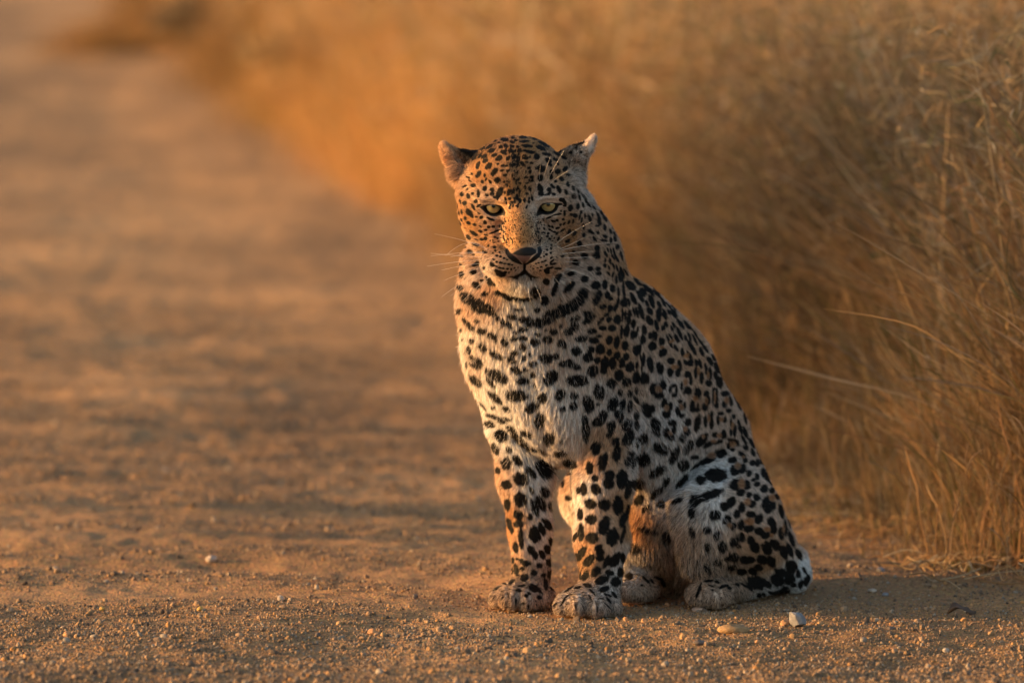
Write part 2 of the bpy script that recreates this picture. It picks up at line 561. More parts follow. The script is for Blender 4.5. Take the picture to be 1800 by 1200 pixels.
vn /= np.linalg.norm(vn, axis=1)[:, None] + 1e-12
# which faces look towards the photographer and are not behind another limb
bvh = BVHTree.FromPolygons([tuple(v) for v in bv.tolist()], bq.tolist())
cam_p = Vector((0, 0, CAM_H))
to = np.array((0, 0, CAM_H)) - fc
to /= np.linalg.norm(to, axis=1)[:, None]
facing = (fn * to).sum(1)
vis = facing > .06
start = fc + to * .004 + fn * .002
for i in np.nonzero(vis)[0]:
    if bvh.ray_cast(Vector(start[i]), Vector(to[i]))[0] is not None:
        vis[i] = False

# ---- coat pattern -------------------------------------------------
# spots, with shaded lines between the toes painted in: blocks of (origin px, py, units per px) then x y half-length half-width angle
SPOTS = """
@760 220 7.5
950 190 50 22 5;1060 165 22 18 0;875 232 22 12 5;1055 225 30 20 30;1100 200 24 16 0;750 285 50 20 -30;665 305 36 16 -35;825 210 24 10 -30;782 335 50 28 -22;968 272 36 24 60;900 288 28 22 0;1050 280 30 20 10;940 360 44 26 30;1035 340 36 26 10;818 398 38 22 -20;682 412 42 24 -25;880 435 50 34 -30;700 470 38 28 -30;995 440 34 22 -40;625 405 36 18 -60;600 530 52 24 -70;742 540 52 34 -45;575 330 26 22 0;545 430 40 30 -30;865 512 20 14 0;945 535 46 16 0;1035 530 24 22 0;815 620 56 30 -55;608 650 52 26 -55;920 600 26 16 -10;1000 600 26 18 0;688 662 28 16 80;708 715 28 14 -60;958 662 28 20 0;515 645 16 18 0;858 728 40 38 0;760 745 34 14 50;658 748 22 24 -40;470 690 26 14 10;500 735 24 12 30;425 805 34 14 -15;540 795 30 28 -20;462 842 14 16 0;980 790 22 18 60;945 750 20 16 0;690 838 36 32 -50;785 850 30 28 0;785 908 34 30 90;605 905 48 22 85;390 908 30 26 90;470 935 34 26 70;528 905 20 20 0;718 920 24 22 0;885 890 84 38 -65;820 955 24 16 20;1010 885 40 22 -70;1065 880 28 22 90;368 1010 30 12 80;425 1030 30 28 0;570 1005 26 24 0;540 1080 40 18 65;610 1060 40 14 -30;485 1150 50 36 45;350 1155 30 10 85;385 1145 32 14 80;1020 970 22 18 0;1050 1015 22 16 0;330 1070 30 8 85
@900 220 7.5
145 160 55 18 3;310 180 42 16 8;440 200 40 12 15;155 215 62 18 -5;285 237 16 8 0;200 275 66 22 5;425 250 74 22 27;540 275 60 16 42;620 310 52 22 70;385 300 70 26 20;240 355 52 24 8;165 335 26 14 0;460 385 64 20 15;325 412 40 38 0;590 375 48 22 30;165 400 24 14 0;180 435 32 22 0;575 455 40 20 30;480 470 46 30 30;505 520 34 20 40;605 510 26 14 60;195 490 26 14 0;255 500 26 16 0;380 570 62 44 15;605 610 36 34 0;700 575 40 24 -45;520 615 30 24 90;225 565 24 18 0;240 615 26 20 90;265 685 26 22 0;375 695 40 38 90;515 680 34 26 90;655 712 34 28 20;740 655 26 18 0;575 738 24 18 0;190 690 20 14 0;265 735 20 16 0;735 780 34 22 75;530 800 46 20 45;200 768 20 12 0;805 832 28 20 90;620 845 50 28 65;370 830 50 36 60;385 910 40 30 80;485 850 34 28 0;480 905 50 18 -25;555 910 26 20 0;715 885 34 22 75;865 865 32 16 70;810 935 36 28 60;885 940 40 14 75;235 840 36 16 70;195 900 26 16 40;15 880 26 20 0;265 960 36 16 75;660 985 36 26 0;700 1020 36 20 80;225 1010 22 18 60;160 1000 24 14 60;630 1045 30 14 0;768 1095 44 32 100;868 1075 42 24 95;935 1045 34 14 75;690 1150 30 14 90;785 1180 26 20 0;910 1150 28 16 110;10 1010 18 14 0;60 1065 18 10 0;100 990 30 12 80;60 940 26 12 80;690 430 40 20 30;770 360 26 18 0;850 290 30 14 -70;910 355 20 16 0;860 235 90 28 -10;760 240 40 14 -15;40 200 26 16 0;15 160 24 16 0;15 220 22 14 0;75 285 22 18 0;10 280 20 14 0;45 340 24 12 90;100 325 24 18 0;90 385 20 16 0;40 400 20 14 90;75 500 24 20 90;35 520 24 16 90;140 510 30 22 90;95 460 18 12 90
@780 360 8.571
375 95 40 32 45;420 160 44 24 60;265 110 36 14 85;230 110 20 8 90;325 205 28 22 70;265 230 28 14 70;375 275 34 24 30;240 270 50 14 65;465 298 28 22 15;495 185 24 12 0;565 190 28 26 0;530 130 26 10 20;620 265 28 26 0;690 210 50 16 30;740 225 30 14 20;550 325 26 10 40;680 335 26 22 0;745 330 26 20 0;635 380 26 18 0;450 430 64 26 33;550 400 36 20 25;375 490 44 26 50;785 400 90 14 -22;710 430 30 10 -5;915 405 20 10 0;935 440 14 14 0;635 455 32 12 20;570 520 30 20 15;630 505 26 22 90;490 525 34 12 35;770 487 20 16 0;810 505 18 14 0;850 435 16 12 0;865 495 14 9 0;740 535 12 12 0;700 540 16 10 90;820 550 14 10 0;765 567 22 9 -20;945 570 16 12 0;955 605 14 10 0;985 625 14 8 0;765 640 24 20 0;775 690 18 16 0;840 715 16 16 0;670 620 22 14 90;740 730 20 12 0;800 765 22 18 0;855 780 20 18 0;910 805 18 16 0;955 825 18 12 0;750 820 24 12 30;795 860 22 16 0;860 870 30 16 10;920 885 26 12 0;980 895 26 14 0;1030 905 20 12 0;1065 950 14 12 0;1120 940 10 10 0;1085 985 12 10 0;790 925 30 14 20;840 950 30 16 0;895 958 22 14 0;960 965 20 14 0;1015 970 16 14 0;725 900 40 30 50;840 1020 80 32 25;930 1015 24 18 0;980 1020 14 12 0;485 605 50 20 15;395 705 44 28 10;445 750 22 12 0;615 710 40 20 20;320 635 26 18 0;480 900 60 24 -15;500 860 24 12 0;445 1010 44 40 0;265 1045 46 40 90;250 895 26 20 0;605 950 24 20 90;640 1085 20 16 0;690 1130 50 30 40;480 1180 50 24 0;270 775 20 14 0
@900 360 8.571
875 55 50 40 90;995 40 46 24 90;1075 20 20 18 0;1045 110 36 16 95;790 15 24 16 0;740 95 14 14 0;795 135 34 18 95;880 150 34 24 -30;950 165 34 32 0;925 245 36 16 100;1020 180 42 16 100;1050 230 40 16 100;1100 165 40 16 90;1170 200 50 24 60;775 220 22 18 0;680 235 26 20 0;620 245 36 18 20;690 145 60 14 -10;560 190 60 14 -25;855 265 28 18 -60;785 285 30 16 -50;735 300 22 18 -50;560 320 24 14 30;610 335 24 16 40;690 350 34 16 -10;765 380 44 16 -35;860 405 46 24 -60;940 430 40 30 -45;1080 350 30 20 90;1085 455 34 26 90;1175 395 30 30 0;485 360 22 14 50;545 430 20 18 0;570 375 24 14 30;640 410 22 14 0;600 395 24 12 30;480 420 24 12 30;400 410 20 12 40;680 430 28 18 -45;530 475 22 14 0;600 475 16 12 0;635 500 14 12 0;570 515 20 14 30;610 540 14 10 0;700 510 30 16 -60;840 540 46 22 -30;1010 580 50 34 50;415 545 18 16 0;405 575 12 10 0;390 605 12 10 0;595 605 16 14 0;590 655 20 16 90;530 680 18 18 0;480 715 10 9 0;585 725 20 18 0;520 745 20 18 0;480 775 16 14 0;435 795 18 12 0;590 800 24 14 -40;500 845 24 12 -20;455 860 24 12 -20;400 875 22 11 0;365 885 18 11 0;600 850 40 16 -40;520 910 22 14 -30;440 935 18 12 0;385 950 16 10 0;320 960 12 10 0;35 950 12 12 0;90 940 9 9 0;60 990 9 9 0;430 990 20 10 0;330 920 10 8 0;280 935 8 8 0;620 890 50 18 -10;570 950 60 16 -10;760 775 30 16 0;930 705 30 16 0;1090 765 56 38 10;960 870 50 44 10;890 1035 60 34 -20;1090 1110 56 50 0;1180 960 44 36 0;690 960 50 18 0;530 1000 44 40 0;690 1100 70 44 -60;520 1160 50 44 0;910 1170 36 24 0;280 1100 30 12 60;60 1110 40 12 0;120 1070 30 10 0
@1020 330 7.5
30 220 36 16 75;15 330 40 14 95;65 375 34 14 85;160 360 28 14 75;125 420 50 18 70;15 420 36 12 95;240 370 60 14 60;280 330 40 18 55;325 405 44 22 55;250 450 50 24 70;225 500 30 16 0;325 520 44 20 80;40 510 40 16 90;45 610 30 22 0;145 585 46 20 30;235 590 26 20 80;190 675 38 18 55;400 575 34 18 70;325 640 36 20 30;310 695 40 18 10;455 610 36 12 60;405 690 40 20 80;460 675 36 20 70;370 750 26 12 0;225 790 40 36 90;490 780 36 26 90;365 820 34 14 70;405 830 34 12 80;335 870 46 16 65;445 840 50 14 75;215 890 50 44 90;330 955 28 16 90;395 970 40 16 80;430 910 44 12 65;480 930 60 18 60;545 900 60 14 75;325 1025 28 22 60;125 1060 38 34 0;235 1070 36 30 0;245 1130 36 24 0;380 1060 28 14 80;440 1030 44 14 70;485 1060 50 14 75;375 1130 36 14 50;430 1150 40 16 -70;540 1100 60 20 80;600 1110 60 12 60;100 210 70 16 50;180 260 40 12 50;50 120 60 14 50
@780 480 6
180 15 26 26 0;170 150 34 26 40;345 130 44 30 30;430 220 36 22 0;255 265 80 50 35;370 345 80 60 35;480 385 80 44 40;400 320 90 50 20;500 110 44 22 15;465 60 20 20 0;400 75 20 12 0;600 15 50 24 10;640 240 80 24 30;570 210 30 26 0;760 270 60 20 8;870 275 60 22 -5;970 205 50 48 90;1080 110 60 50 90;1065 290 46 40 90;1170 170 70 24 -70;985 390 30 26 0;775 380 20 16 0;825 385 14 14 0;725 460 50 28 10;835 485 44 32 0;905 510 50 44 90;1015 520 54 50 -30;570 480 24 22 0;620 515 34 28 50;685 540 46 24 55;345 495 24 20 0;240 515 54 22 40;290 570 34 24 30;160 385 30 16 0;150 420 24 14 0;180 595 20 14 90;400 610 44 30 0;495 655 34 30 30;545 685 36 20 90;295 710 28 26 0;835 595 44 26 0;760 625 34 18 0;740 690 36 28 0;840 685 40 28 0;640 725 44 32 60;410 780 46 34 40;265 805 40 22 80;960 730 44 40 0;1095 700 44 40 0;1010 645 24 20 0;970 640 16 14 0;1080 605 14 14 0;1155 620 36 30 0;835 780 38 36 0;750 840 34 28 0;560 865 76 32 28;345 915 70 28 32;340 970 60 24 20;715 905 48 32 40;845 895 26 22 90;905 855 24 12 90;1080 895 60 46 0;1185 870 30 30 0;940 955 40 30 0;765 1020 56 34 25;860 1015 26 18 0;560 1080 110 48 30;940 1070 32 24 90;840 1135 60 36 0;1130 1100 80 56 -40;335 1130 70 34 42;495 1150 66 24 50;1100 480 50 50 0;240 960 30 12 90;225 840 10 10 0;200 690 14 10 0
@960 480 6
250 10 44 24 0;405 55 44 40 90;555 10 26 20 0;105 60 60 32 -70;75 170 60 24 -75;240 150 66 30 -45;525 125 46 38 -20;390 210 50 50 0;345 290 60 50 -30;180 390 100 55 -18;270 350 80 50 -25;60 440 60 50 0;550 225 40 34 90;525 285 50 34 -60;645 230 36 26 90;700 160 36 26 90;620 120 44 24 90;600 350 34 24 0;680 270 24 20 0;740 350 50 20 -70;760 300 40 14 90;675 370 34 26 90;450 440 60 36 25;430 500 50 28 -30;305 480 50 26 -20;575 500 44 18 -50;660 490 30 26 90;750 490 44 36 90;635 440 22 20 0;290 565 46 40 -50;240 615 46 36 -20;155 560 20 20 0;485 610 46 28 0;600 580 36 24 0;695 580 36 34 0;795 620 60 16 90;850 610 56 28 100;170 745 50 38 40;375 690 60 30 -10;500 710 50 30 10;560 665 30 14 0;665 705 42 32 90;745 730 60 28 95;315 825 50 44 -30;120 865 44 38 0;575 800 48 44 90;475 810 34 30 90;440 890 46 44 0;665 835 34 26 90;830 765 44 32 90;750 870 40 30 90;950 810 56 36 90;985 800 50 20 100;915 650 44 30 90;540 920 34 30 90;185 955 50 30 0;255 950 50 40 30;300 980 60 30 20;620 950 60 40 90;605 1020 44 34 90;700 950 60 34 90;845 880 36 30 90;800 945 50 30 90;885 990 50 40 90;490 1030 60 50 -40;770 1080 54 44 90;325 1130 100 56 0;850 1150 44 40 0;950 1100 60 40 90;690 1160 50 44 0;1040 1110 60 50 90;1020 700 50 30 90;1035 600 50 26 80;920 535 44 26 90;870 500 40 22 90;880 430 36 22 90;805 440 60 12 90;835 440 50 10 90;890 130 60 34 40;790 30 60 34 90;740 70 50 14 90;825 310 44 36 90;875 310 40 14 80;765 200 50 14 85;815 150 60 14 90;825 230 50 12 90;920 270 66 24 65;960 90 50 18 50;990 240 60 24 60;1020 200 50 34 60;1000 400 80 22 75;960 420 60 16 75;925 400 50 10 75;1065 320 40 18 65;1110 290 60 24 65;1095 400 44 26 55;1090 500 56 30 60;1060 160 50 20 50;1110 200 50 18 60;1170 190 60 20 60;1165 550 60 22 75;1145 660 50 26 80;1100 660 34 24 90;1120 770 46 40 90;1190 430 70 30 90;1100 960 80 30 80;1190 990 60 24 90;1000 900 60 10 80;1030 920 60 14 95;1010 1000 60 10 90;955 970 40 16 90;960 620 60 12 100
@820 660 6
305 230 90 30 38;525 210 100 56 8;620 215 30 20 0;720 105 20 16 90;800 230 50 44 90;985 200 56 42 -45;1135 215 40 36 0;1130 320 40 34 90;690 335 70 46 -30;280 335 24 16 0;165 310 60 10 48;420 350 40 24 30;770 470 74 50 100;1015 350 36 24 0;250 420 50 20 10;310 440 44 14 0;410 455 60 18 10;240 510 50 34 20;375 480 50 22 20;480 570 60 30 35;365 630 60 60 0;545 670 90 36 45;620 730 60 24 50;635 610 56 30 20;870 660 60 54 90;1000 690 24 16 90;305 770 60 34 60;450 780 32 30 0;710 780 36 20 20;800 800 50 20 25;985 820 60 34 0;1090 920 70 40 20;535 890 60 34 50;425 925 60 50 90;680 1020 70 36 55;820 980 100 66 55;330 1000 34 26 90;575 1090 70 60 30;420 1150 50 40 0;230 720 30 10 70;1010 1110 60 24 90;1070 1025 26 24 0;930 990 40 16 90
@980 660 6
325 300 80 54 80;440 170 74 50 80;560 110 60 40 100;730 80 60 32 -70;660 175 34 24 90;765 190 38 28 90;690 300 50 28 95;585 300 70 46 -70;765 320 60 24 95;430 300 20 16 0;480 420 50 44 90;430 490 56 44 0;290 470 50 34 90;300 570 60 40 90;300 650 50 30 90;650 420 70 38 80;735 520 60 44 -60;565 540 60 40 90;540 630 34 24 90;750 650 74 50 -60;615 700 50 36 90;630 780 40 36 90;620 840 60 40 90;405 760 60 46 90;760 870 80 38 -70;480 910 80 42 -80;340 970 60 36 90;395 1080 34 30 0;550 1060 60 44 90;540 1140 50 50 0;680 1090 86 56 90;770 1150 40 30 90;830 420 44 26 90;835 520 50 26 90;840 700 60 18 90;815 900 80 18 -70;830 250 50 20 60;830 160 40 18 90;920 60 50 44 90;1010 140 60 36 90;1070 210 44 30 0;1110 100 50 34 90;940 360 80 50 70;1000 350 40 30 90;1130 290 50 30 90;1150 400 44 44 0;1030 530 90 50 80;910 660 56 50 90;1090 770 80 60 20;910 880 70 66 90;1050 1010 90 44 -35;850 1150 60 60 0;1145 1120 60 30 -60;1150 600 50 34 90
@1120 490 7.5
120 130 70 20 45;180 160 60 20 55;30 60 60 14 35;60 180 50 30 45;50 250 60 26 60;200 270 50 20 60;195 330 60 24 60;130 330 40 16 65;290 340 50 22 60;320 260 90 14 50;350 320 60 18 60;250 190 60 16 45;175 420 56 26 50;60 450 90 28 75;285 470 80 28 95;365 470 70 28 75;160 560 70 30 65;260 620 70 24 70;345 645 34 30 90;380 600 40 24 65;430 370 60 12 50;420 440 40 20 60;490 460 70 30 60;480 380 60 10 50;480 610 50 18 65;460 650 40 16 65;570 590 80 24 55;660 610 70 20 55;700 640 60 12 50;560 720 90 22 65;520 780 60 24 60;90 670 60 24 60;230 770 50 24 75;175 770 50 20 95;325 820 50 40 90;200 890 50 50 0;85 810 50 44 90;340 970 60 46 -50;410 790 50 16 60;440 760 44 14 60;440 860 60 18 60;510 910 50 20 60;640 780 40 20 70;690 760 60 16 70;720 900 110 26 60;600 970 60 24 80;690 1010 60 24 65;700 1100 44 36 0;640 1100 40 24 60;760 800 80 16 65;770 730 50 14 60;850 850 100 16 55;450 1080 50 44 0;560 1130 70 26 80;780 1110 50 22 80;830 1120 60 22 75;850 960 60 26 65;900 920 70 20 55;960 1080 70 30 60;1010 1040 50 20 60;900 1150 44 16 80;1060 1150 60 26 60;160 1100 50 30 80;310 1150 50 46 0;30 930 60 20 100;70 1050 80 12 100
@1160 640 6
15 50 50 26 90;110 80 50 30 90;190 90 44 26 90;215 30 40 16 90;320 5 30 16 0;30 225 60 34 90;10 310 40 20 90;145 225 30 20 0;110 265 40 16 90;175 270 44 14 90;150 325 30 20 0;230 230 50 12 90;290 110 36 34 0;325 170 50 18 90;290 280 44 40 0;400 300 50 36 90;340 430 50 26 90;370 480 50 24 0;400 440 40 14 90;380 90 60 18 90;440 140 60 22 90;490 310 30 30 0;510 380 50 18 90;475 450 40 30 90;490 60 50 14 90;530 100 60 20 90;515 200 36 34 0;560 340 90 10 90;600 340 90 14 90;595 430 34 24 90;575 260 20 12 90;630 190 60 34 80;590 120 50 20 75;690 310 40 30 0;745 390 50 20 75;680 420 34 26 90;725 490 30 24 0;60 400 36 26 90;110 440 44 22 90;70 520 44 40 0;215 390 26 24 0;260 430 40 18 90;190 490 50 26 90;230 540 30 24 0;130 620 44 34 0;60 720 40 26 90;150 690 40 22 90;120 770 34 30 0;295 610 40 36 90;285 710 40 36 90;235 780 40 36 90;395 620 90 32 -80;480 600 60 20 90;545 540 50 18 90;545 630 50 22 90;640 520 30 20 0;615 590 44 20 90;685 585 30 20 90;440 800 80 44 -50;580 745 30 30 0;675 740 50 26 90;780 550 26 20 90;750 620 50 12 90;790 700 60 20 90;750 720 40 14 90;300 870 84 40 -60;520 840 70 26 -30;620 820 44 22 -20;370 980 40 24 0;150 960 90 44 -65;30 890 70 50 90;250 1060 60 60 0;640 940 60 44 -10;490 1020 100 30 -20;430 1040 110 20 -35;770 800 56 18 10;820 830 30 20 90;725 860 34 22 90;770 900 24 20 0;870 950 44 20 30;900 1010 30 24 90;765 1010 46 32 0;790 1120 50 46 90;870 1100 50 36 90;830 610 30 16 80;900 570 60 16 75;850 680 60 20 75;900 720 60 20 70;820 400 100 16 65;760 290 80 12 60;730 200 60 16 60;890 800 60 16 60;905 880 30 26 0;970 830 60 20 60;980 930 44 20 70;980 1040 34 30 0;1030 1040 40 24 90;1050 950 60 16 65;1080 1020 40 24 70;940 1150 36 28 90;1090 1140 50 26 90;1140 1120 60 14 75;660 120 70 16 65;600 40 60 24 65;20 1110 30 24 90
@840 820 6
565 245 40 20 70;705 265 56 40 60;450 345 70 60 90;770 410 50 30 90;310 400 56 30 90;600 430 76 38 70;665 380 84 40 65;550 530 34 26 90;395 500 34 20 90;440 520 50 34 90;430 600 44 36 0;330 600 60 24 80;355 660 40 20 80;455 760 90 26 88;400 855 50 26 80;600 715 76 56 80;675 660 64 30 70;735 610 60 34 60;690 570 30 14 60;770 790 40 22 80;735 870 44 36 80;560 880 50 34 60;600 930 44 30 70;680 925 46 30 70;365 985 30 20 90;415 970 16 12 0;455 990 24 20 0;510 1020 40 30 0;470 1075 24 20 0;760 1010 40 36 90;650 1040 30 24 0;405 1085 60 24 80;345 1105 34 24 -60;595 1115 34 30 -50;695 1140 26 20 0;765 1140 40 30 90;490 1170 40 34 0;820 1050 60 14 80;885 160 76 28 80;950 65 26 24 0;1060 250 34 24 90;950 330 34 22 20
@980 820 6
745 260 70 30 -75;275 235 60 34 90;405 235 50 50 0;350 390 56 46 30;500 400 56 54 0;640 410 90 50 90;240 500 56 28 90;355 555 50 46 0;495 620 90 50 -70;690 560 70 34 -75;580 740 80 58 90;250 690 80 30 90;365 750 56 50 0;185 740 44 20 -70;690 720 90 18 -75;245 920 80 34 -60;430 850 44 24 -30;450 910 60 36 80;450 960 40 36 0;330 990 66 40 -50;525 1000 60 34 -65;610 980 70 40 -65;190 940 36 14 -75;405 1110 60 36 -50;295 1150 50 30 -70;545 1120 40 30 20;665 1115 44 30 90;690 960 50 24 90;740 480 70 20 -80;240 1155 34 12 90;185 1180 30 24 -50;210 1090 30 14 90;850 190 76 56 -60;1140 180 60 30 -60;1080 240 40 30 -60;1020 290 50 30 -70;860 350 60 44 -60;1095 390 46 44 0;940 440 60 30 -35;950 670 100 30 15;820 860 60 56 30;1150 750 70 46 90
@1160 800 6
590 210 108 70 0;430 260 50 46 0;240 270 90 34 -50;520 420 140 42 -20;370 480 60 56 90;185 480 60 28 -20;330 600 60 36 80;800 310 60 56 0;850 390 44 38 0;915 310 50 36 80;985 255 26 18 0;1025 220 34 26 80;1025 300 34 26 0;1100 350 40 40 0;1185 370 30 30 0;940 415 30 28 0;1020 440 40 34 60;970 510 40 36 0;750 490 60 42 -60;680 540 50 42 30;865 550 50 36 90;810 615 44 34 90;580 630 60 48 0;1120 490 70 40 -60;1160 550 70 46 -45;960 620 50 36 0;1040 670 54 40 -60;935 770 54 40 0;855 730 50 34 90;710 680 50 40 -40;770 740 44 34 -50;500 790 40 38 0;600 850 50 38 80;1050 800 50 40 20;1110 840 50 38 0;850 860 50 46 40;780 910 50 42 90;830 960 26 22 0;1180 710 60 40 60;960 900 50 40 60;1000 970 60 48 60;660 960 60 48 90;505 970 50 30 90;1130 980 70 50 70;1190 930 50 30 60;780 1075 56 48 40;710 1085 34 30 0;605 1125 44 30 0;890 1100 50 40 40;955 1100 50 34 10;1080 1100 60 48 20;1175 1120 60 44 60;750 1180 50 32 0;1040 1180 50 30 20;490 1180 40 30 30;340 810 60 28 80;60 870 90 60 90;60 290 60 34 -70;30 500 60 40 -60
@1280 800 7.5
585 470 30 30 0;650 540 44 34 60;700 730 90 34 80;750 700 110 14 75;600 980 60 40 90;700 1030 80 36 85;755 960 100 24 85;800 870 100 12 75;830 1100 110 30 70;595 1150 60 44 30;510 280 60 36 60;540 340 70 14 50;485 430 46 42 0;450 240 50 24 75;520 220 60 14 70;380 370 44 32 0
@1080 920 5
1490 250 60 36 70;1540 230 60 26 68;1420 190 50 36 60;1470 90 60 26 85;1410 40 50 46 0;1555 130 80 22 70;1555 380 60 50 60;1620 270 50 24 65;1470 430 60 34 20;1215 420 40 30 30;1115 425 40 30 0;1430 495 60 48 40;1245 520 80 56 15;1330 525 60 30 25;1450 610 60 22 0;1540 490 50 44 -40;1500 590 44 40 0;1575 540 26 20 0;1640 530 40 24 -80;1690 500 50 26 -75;1615 440 40 22 80;1670 410 34 14 60;820 405 36 22 50;830 500 44 12 -5;900 510 24 12 20;850 545 26 9 20;960 550 40 14 -15;1010 565 24 14 20;1080 535 20 12 30;1140 540 44 10 30;1190 570 44 10 40;1275 630 24 22 50;1315 625 20 14 70;860 580 14 10 50;740 590 60 14 -70;130 460 30 28 0;280 495 44 12 40;330 505 26 10 50;240 540 14 10 0;390 480 40 12 20;430 530 30 18 60;1380 610 30 14 20
@840 980 6.4286
380 270 40 18 -30;280 280 40 12 20;320 250 24 10 0;495 315 36 14 -10;460 365 36 18 5;630 340 60 36 25;695 370 40 14 50;545 430 24 20 20;580 400 24 14 40;695 445 24 22 40;515 515 16 12 0;430 490 30 10 90;570 550 20 12 90;280 445 14 10 0;765 300 56 22 85;850 340 30 26 0;190 360 40 7 -20;230 330 40 7 -20;1030 350 60 12 -35;1130 335 40 14 -10;1290 380 40 12 40;1270 450 44 9 60;960 500 50 10 -55;1000 440 50 8 -40;1240 310 40 22 10;1400 250 76 42 -25;1560 270 50 46 30;1430 350 50 28 -20;1100 245 40 28 -60;1470 420 50 10 20;1540 415 40 16 50;1480 480 40 12 50;1400 460 20 10 0;1470 545 44 7 45;870 530 34 10 -45;930 380 20 12 -30;1100 540 70 5 80;1345 560 60 5 80;345 430 40 6 70
"""
TANS = """
@1160 640 6
270 190 20 34 0;375 360 26 30 0;410 70 14 40 0;490 390 16 40 0;510 110 14 40 0;580 350 12 60 0;705 380 24 34 0;70 450 24 24 0;225 450 24 34 0;105 720 22 22 0;265 680 24 24 0;515 570 14 40 0;650 580 24 24 0;460 760 18 18 0;630 750 26 24 0;765 650 16 40 0;570 810 34 16 0;550 960 44 34 0;770 845 34 34 0;880 975 16 16 0;820 1070 36 34 0;5 270 20 24 0;150 30 40 24 0
@1120 490 7.5
460 820 20 40 60;650 1010 26 40 60;330 900 30 16 0
@1160 800 6
860 300 38 52 0;920 490 36 34 0;945 695 52 36 0;735 735 26 26 0;1130 780 36 24 0;1180 450 30 26 0;1180 840 20 20 0
@980 660 6
1060 140 34 34 0;1145 350 24 30 0
@1280 800 7.5
580 560 44 40 0;730 960 16 60 0
"""


def parse(t):
    out = []
    for line in t.strip().split('\n'):
        if line[0] == '@':
            ox, oy, s = map(float, line[1:].split())
        else:
            for q in line.split(';'):
                x, y, a, b, g = map(float, q.split())
                out.append((ox + x / s, oy + y / s, a / s, b / s, math.radians(g)))
    return out


def dedupe(lst):
    out = []
    for q in lst:
        if not any(abs(q[0] - o[0]) < 12 and math.hypot(q[0] - o[0], q[1] - o[1]) < .4 * (min(q[2:4]) + min(o[2:4])) and max(q[2:4]) < 1.8 * max(o[2:4]) for o in out):
            out.append(q)
    return out


spots, tans = dedupe(parse(SPOTS)), parse(TANS)
# fine flecks down the middle of the forehead
for _ in range(150):
    y = random.uniform(262, 366)
    x = 906 + random.gauss(0, 9 + (y - 262) * .05) + (y - 262) * .02
    if 884 < x < 937:
        r = random.uniform(1.0, 2.3)
        spots.append((x, y, r * 1.5, r * .8, math.radians(90 + random.uniform(-25, 25))))
for _ in range(170):
    spots.append((random.uniform(894, 946), random.uniform(372, 431), random.uniform(.7, 1.2), .6, 1.4))
for _ in range(70):
    y = random.uniform(385, 425)
    spots.append((random.choice((886, 947)) + random.gauss(0, 6), y, 1.6, 1.0, 1.2))

# scattered spots for the sides the traced ones do not reach
hid = np.nonzero((~vis) & (fc[:, 2] > .02))[0]
cand = fc[rng.choice(hid, 6000)]
fill = []
for c in cand:
    if all((c[0] - f[0]) ** 2 + (c[1] - f[1]) ** 2 + (c[2] - f[2]) ** 2 > .027 ** 2 for f in fill):
        fill.append(c)
fill = np.array(fill)
fill_r = rng.uniform(.007, .0115, len(fill))

ZONE = [  # px, py, whiteness
    (922, 500, 1), (880, 620, .85), (900, 560, .8), (830, 640, .7), (820, 520, .35), (860, 520, .35), (930, 530, .85), (1000, 560, .35), (1060, 560, .2), (1000, 640, .6), (940, 680, .95), (880, 700, .95), (1080, 650, .2), (1050, 690, .7), (980, 740, .8), (980, 790, .65),
    (930, 800, 1), (950, 870, 1), (880, 850, .35), (900, 930, .1), (950, 950, .75), (910, 1000, .3), (910, 1045, .4), (1018, 880, .95), (1060, 800, .2), (1070, 900, .18), (1050, 980, .15), (1030, 1055, .5), (1098, 1000, .8),
    (1150, 560, .3), (1200, 620, .3), (1160, 680, .5), (1180, 750, .8), (1150, 800, .9), (1220, 780, .7), (1260, 700, .35), (1250, 760, .55), (1300, 750, .35), (1240, 830, 1), (1210, 870, 1), (1160, 880, .85), (1130, 920, .1), (1220, 960, .45), (1250, 900, .85), (1300, 880, .6), (1330, 900, .45), (1370, 900, .35), (1300, 960, .3), (1350, 980, .2), (1390, 1030, 1), (1240, 1040, .35), (1140, 1035, .3), (990, 860, .45),
    (1060, 420, .3), (1080, 470, .15), (1045, 480, .5), (1020, 520, .35),
    (905, 260, 0), (850, 300, 0), (820, 380, 0), (860, 420, 0), (985, 300, .1), (1000, 400, .15), (915, 400, 0), (890, 470, .2), (950, 470, .25), (865, 386, .22), (968, 384, .3), (975, 352, .5), (860, 353, .25), (830, 440, .25), (810, 470, .35), (785, 262, .12), (800, 315, .2), (1040, 245, .6), (1015, 315, .5), (1025, 332, .65), (960, 505, .6), (850, 480, .6), (905, 330, .05)]  # image-left ear kept tawny so its colour carries the orange sunlight
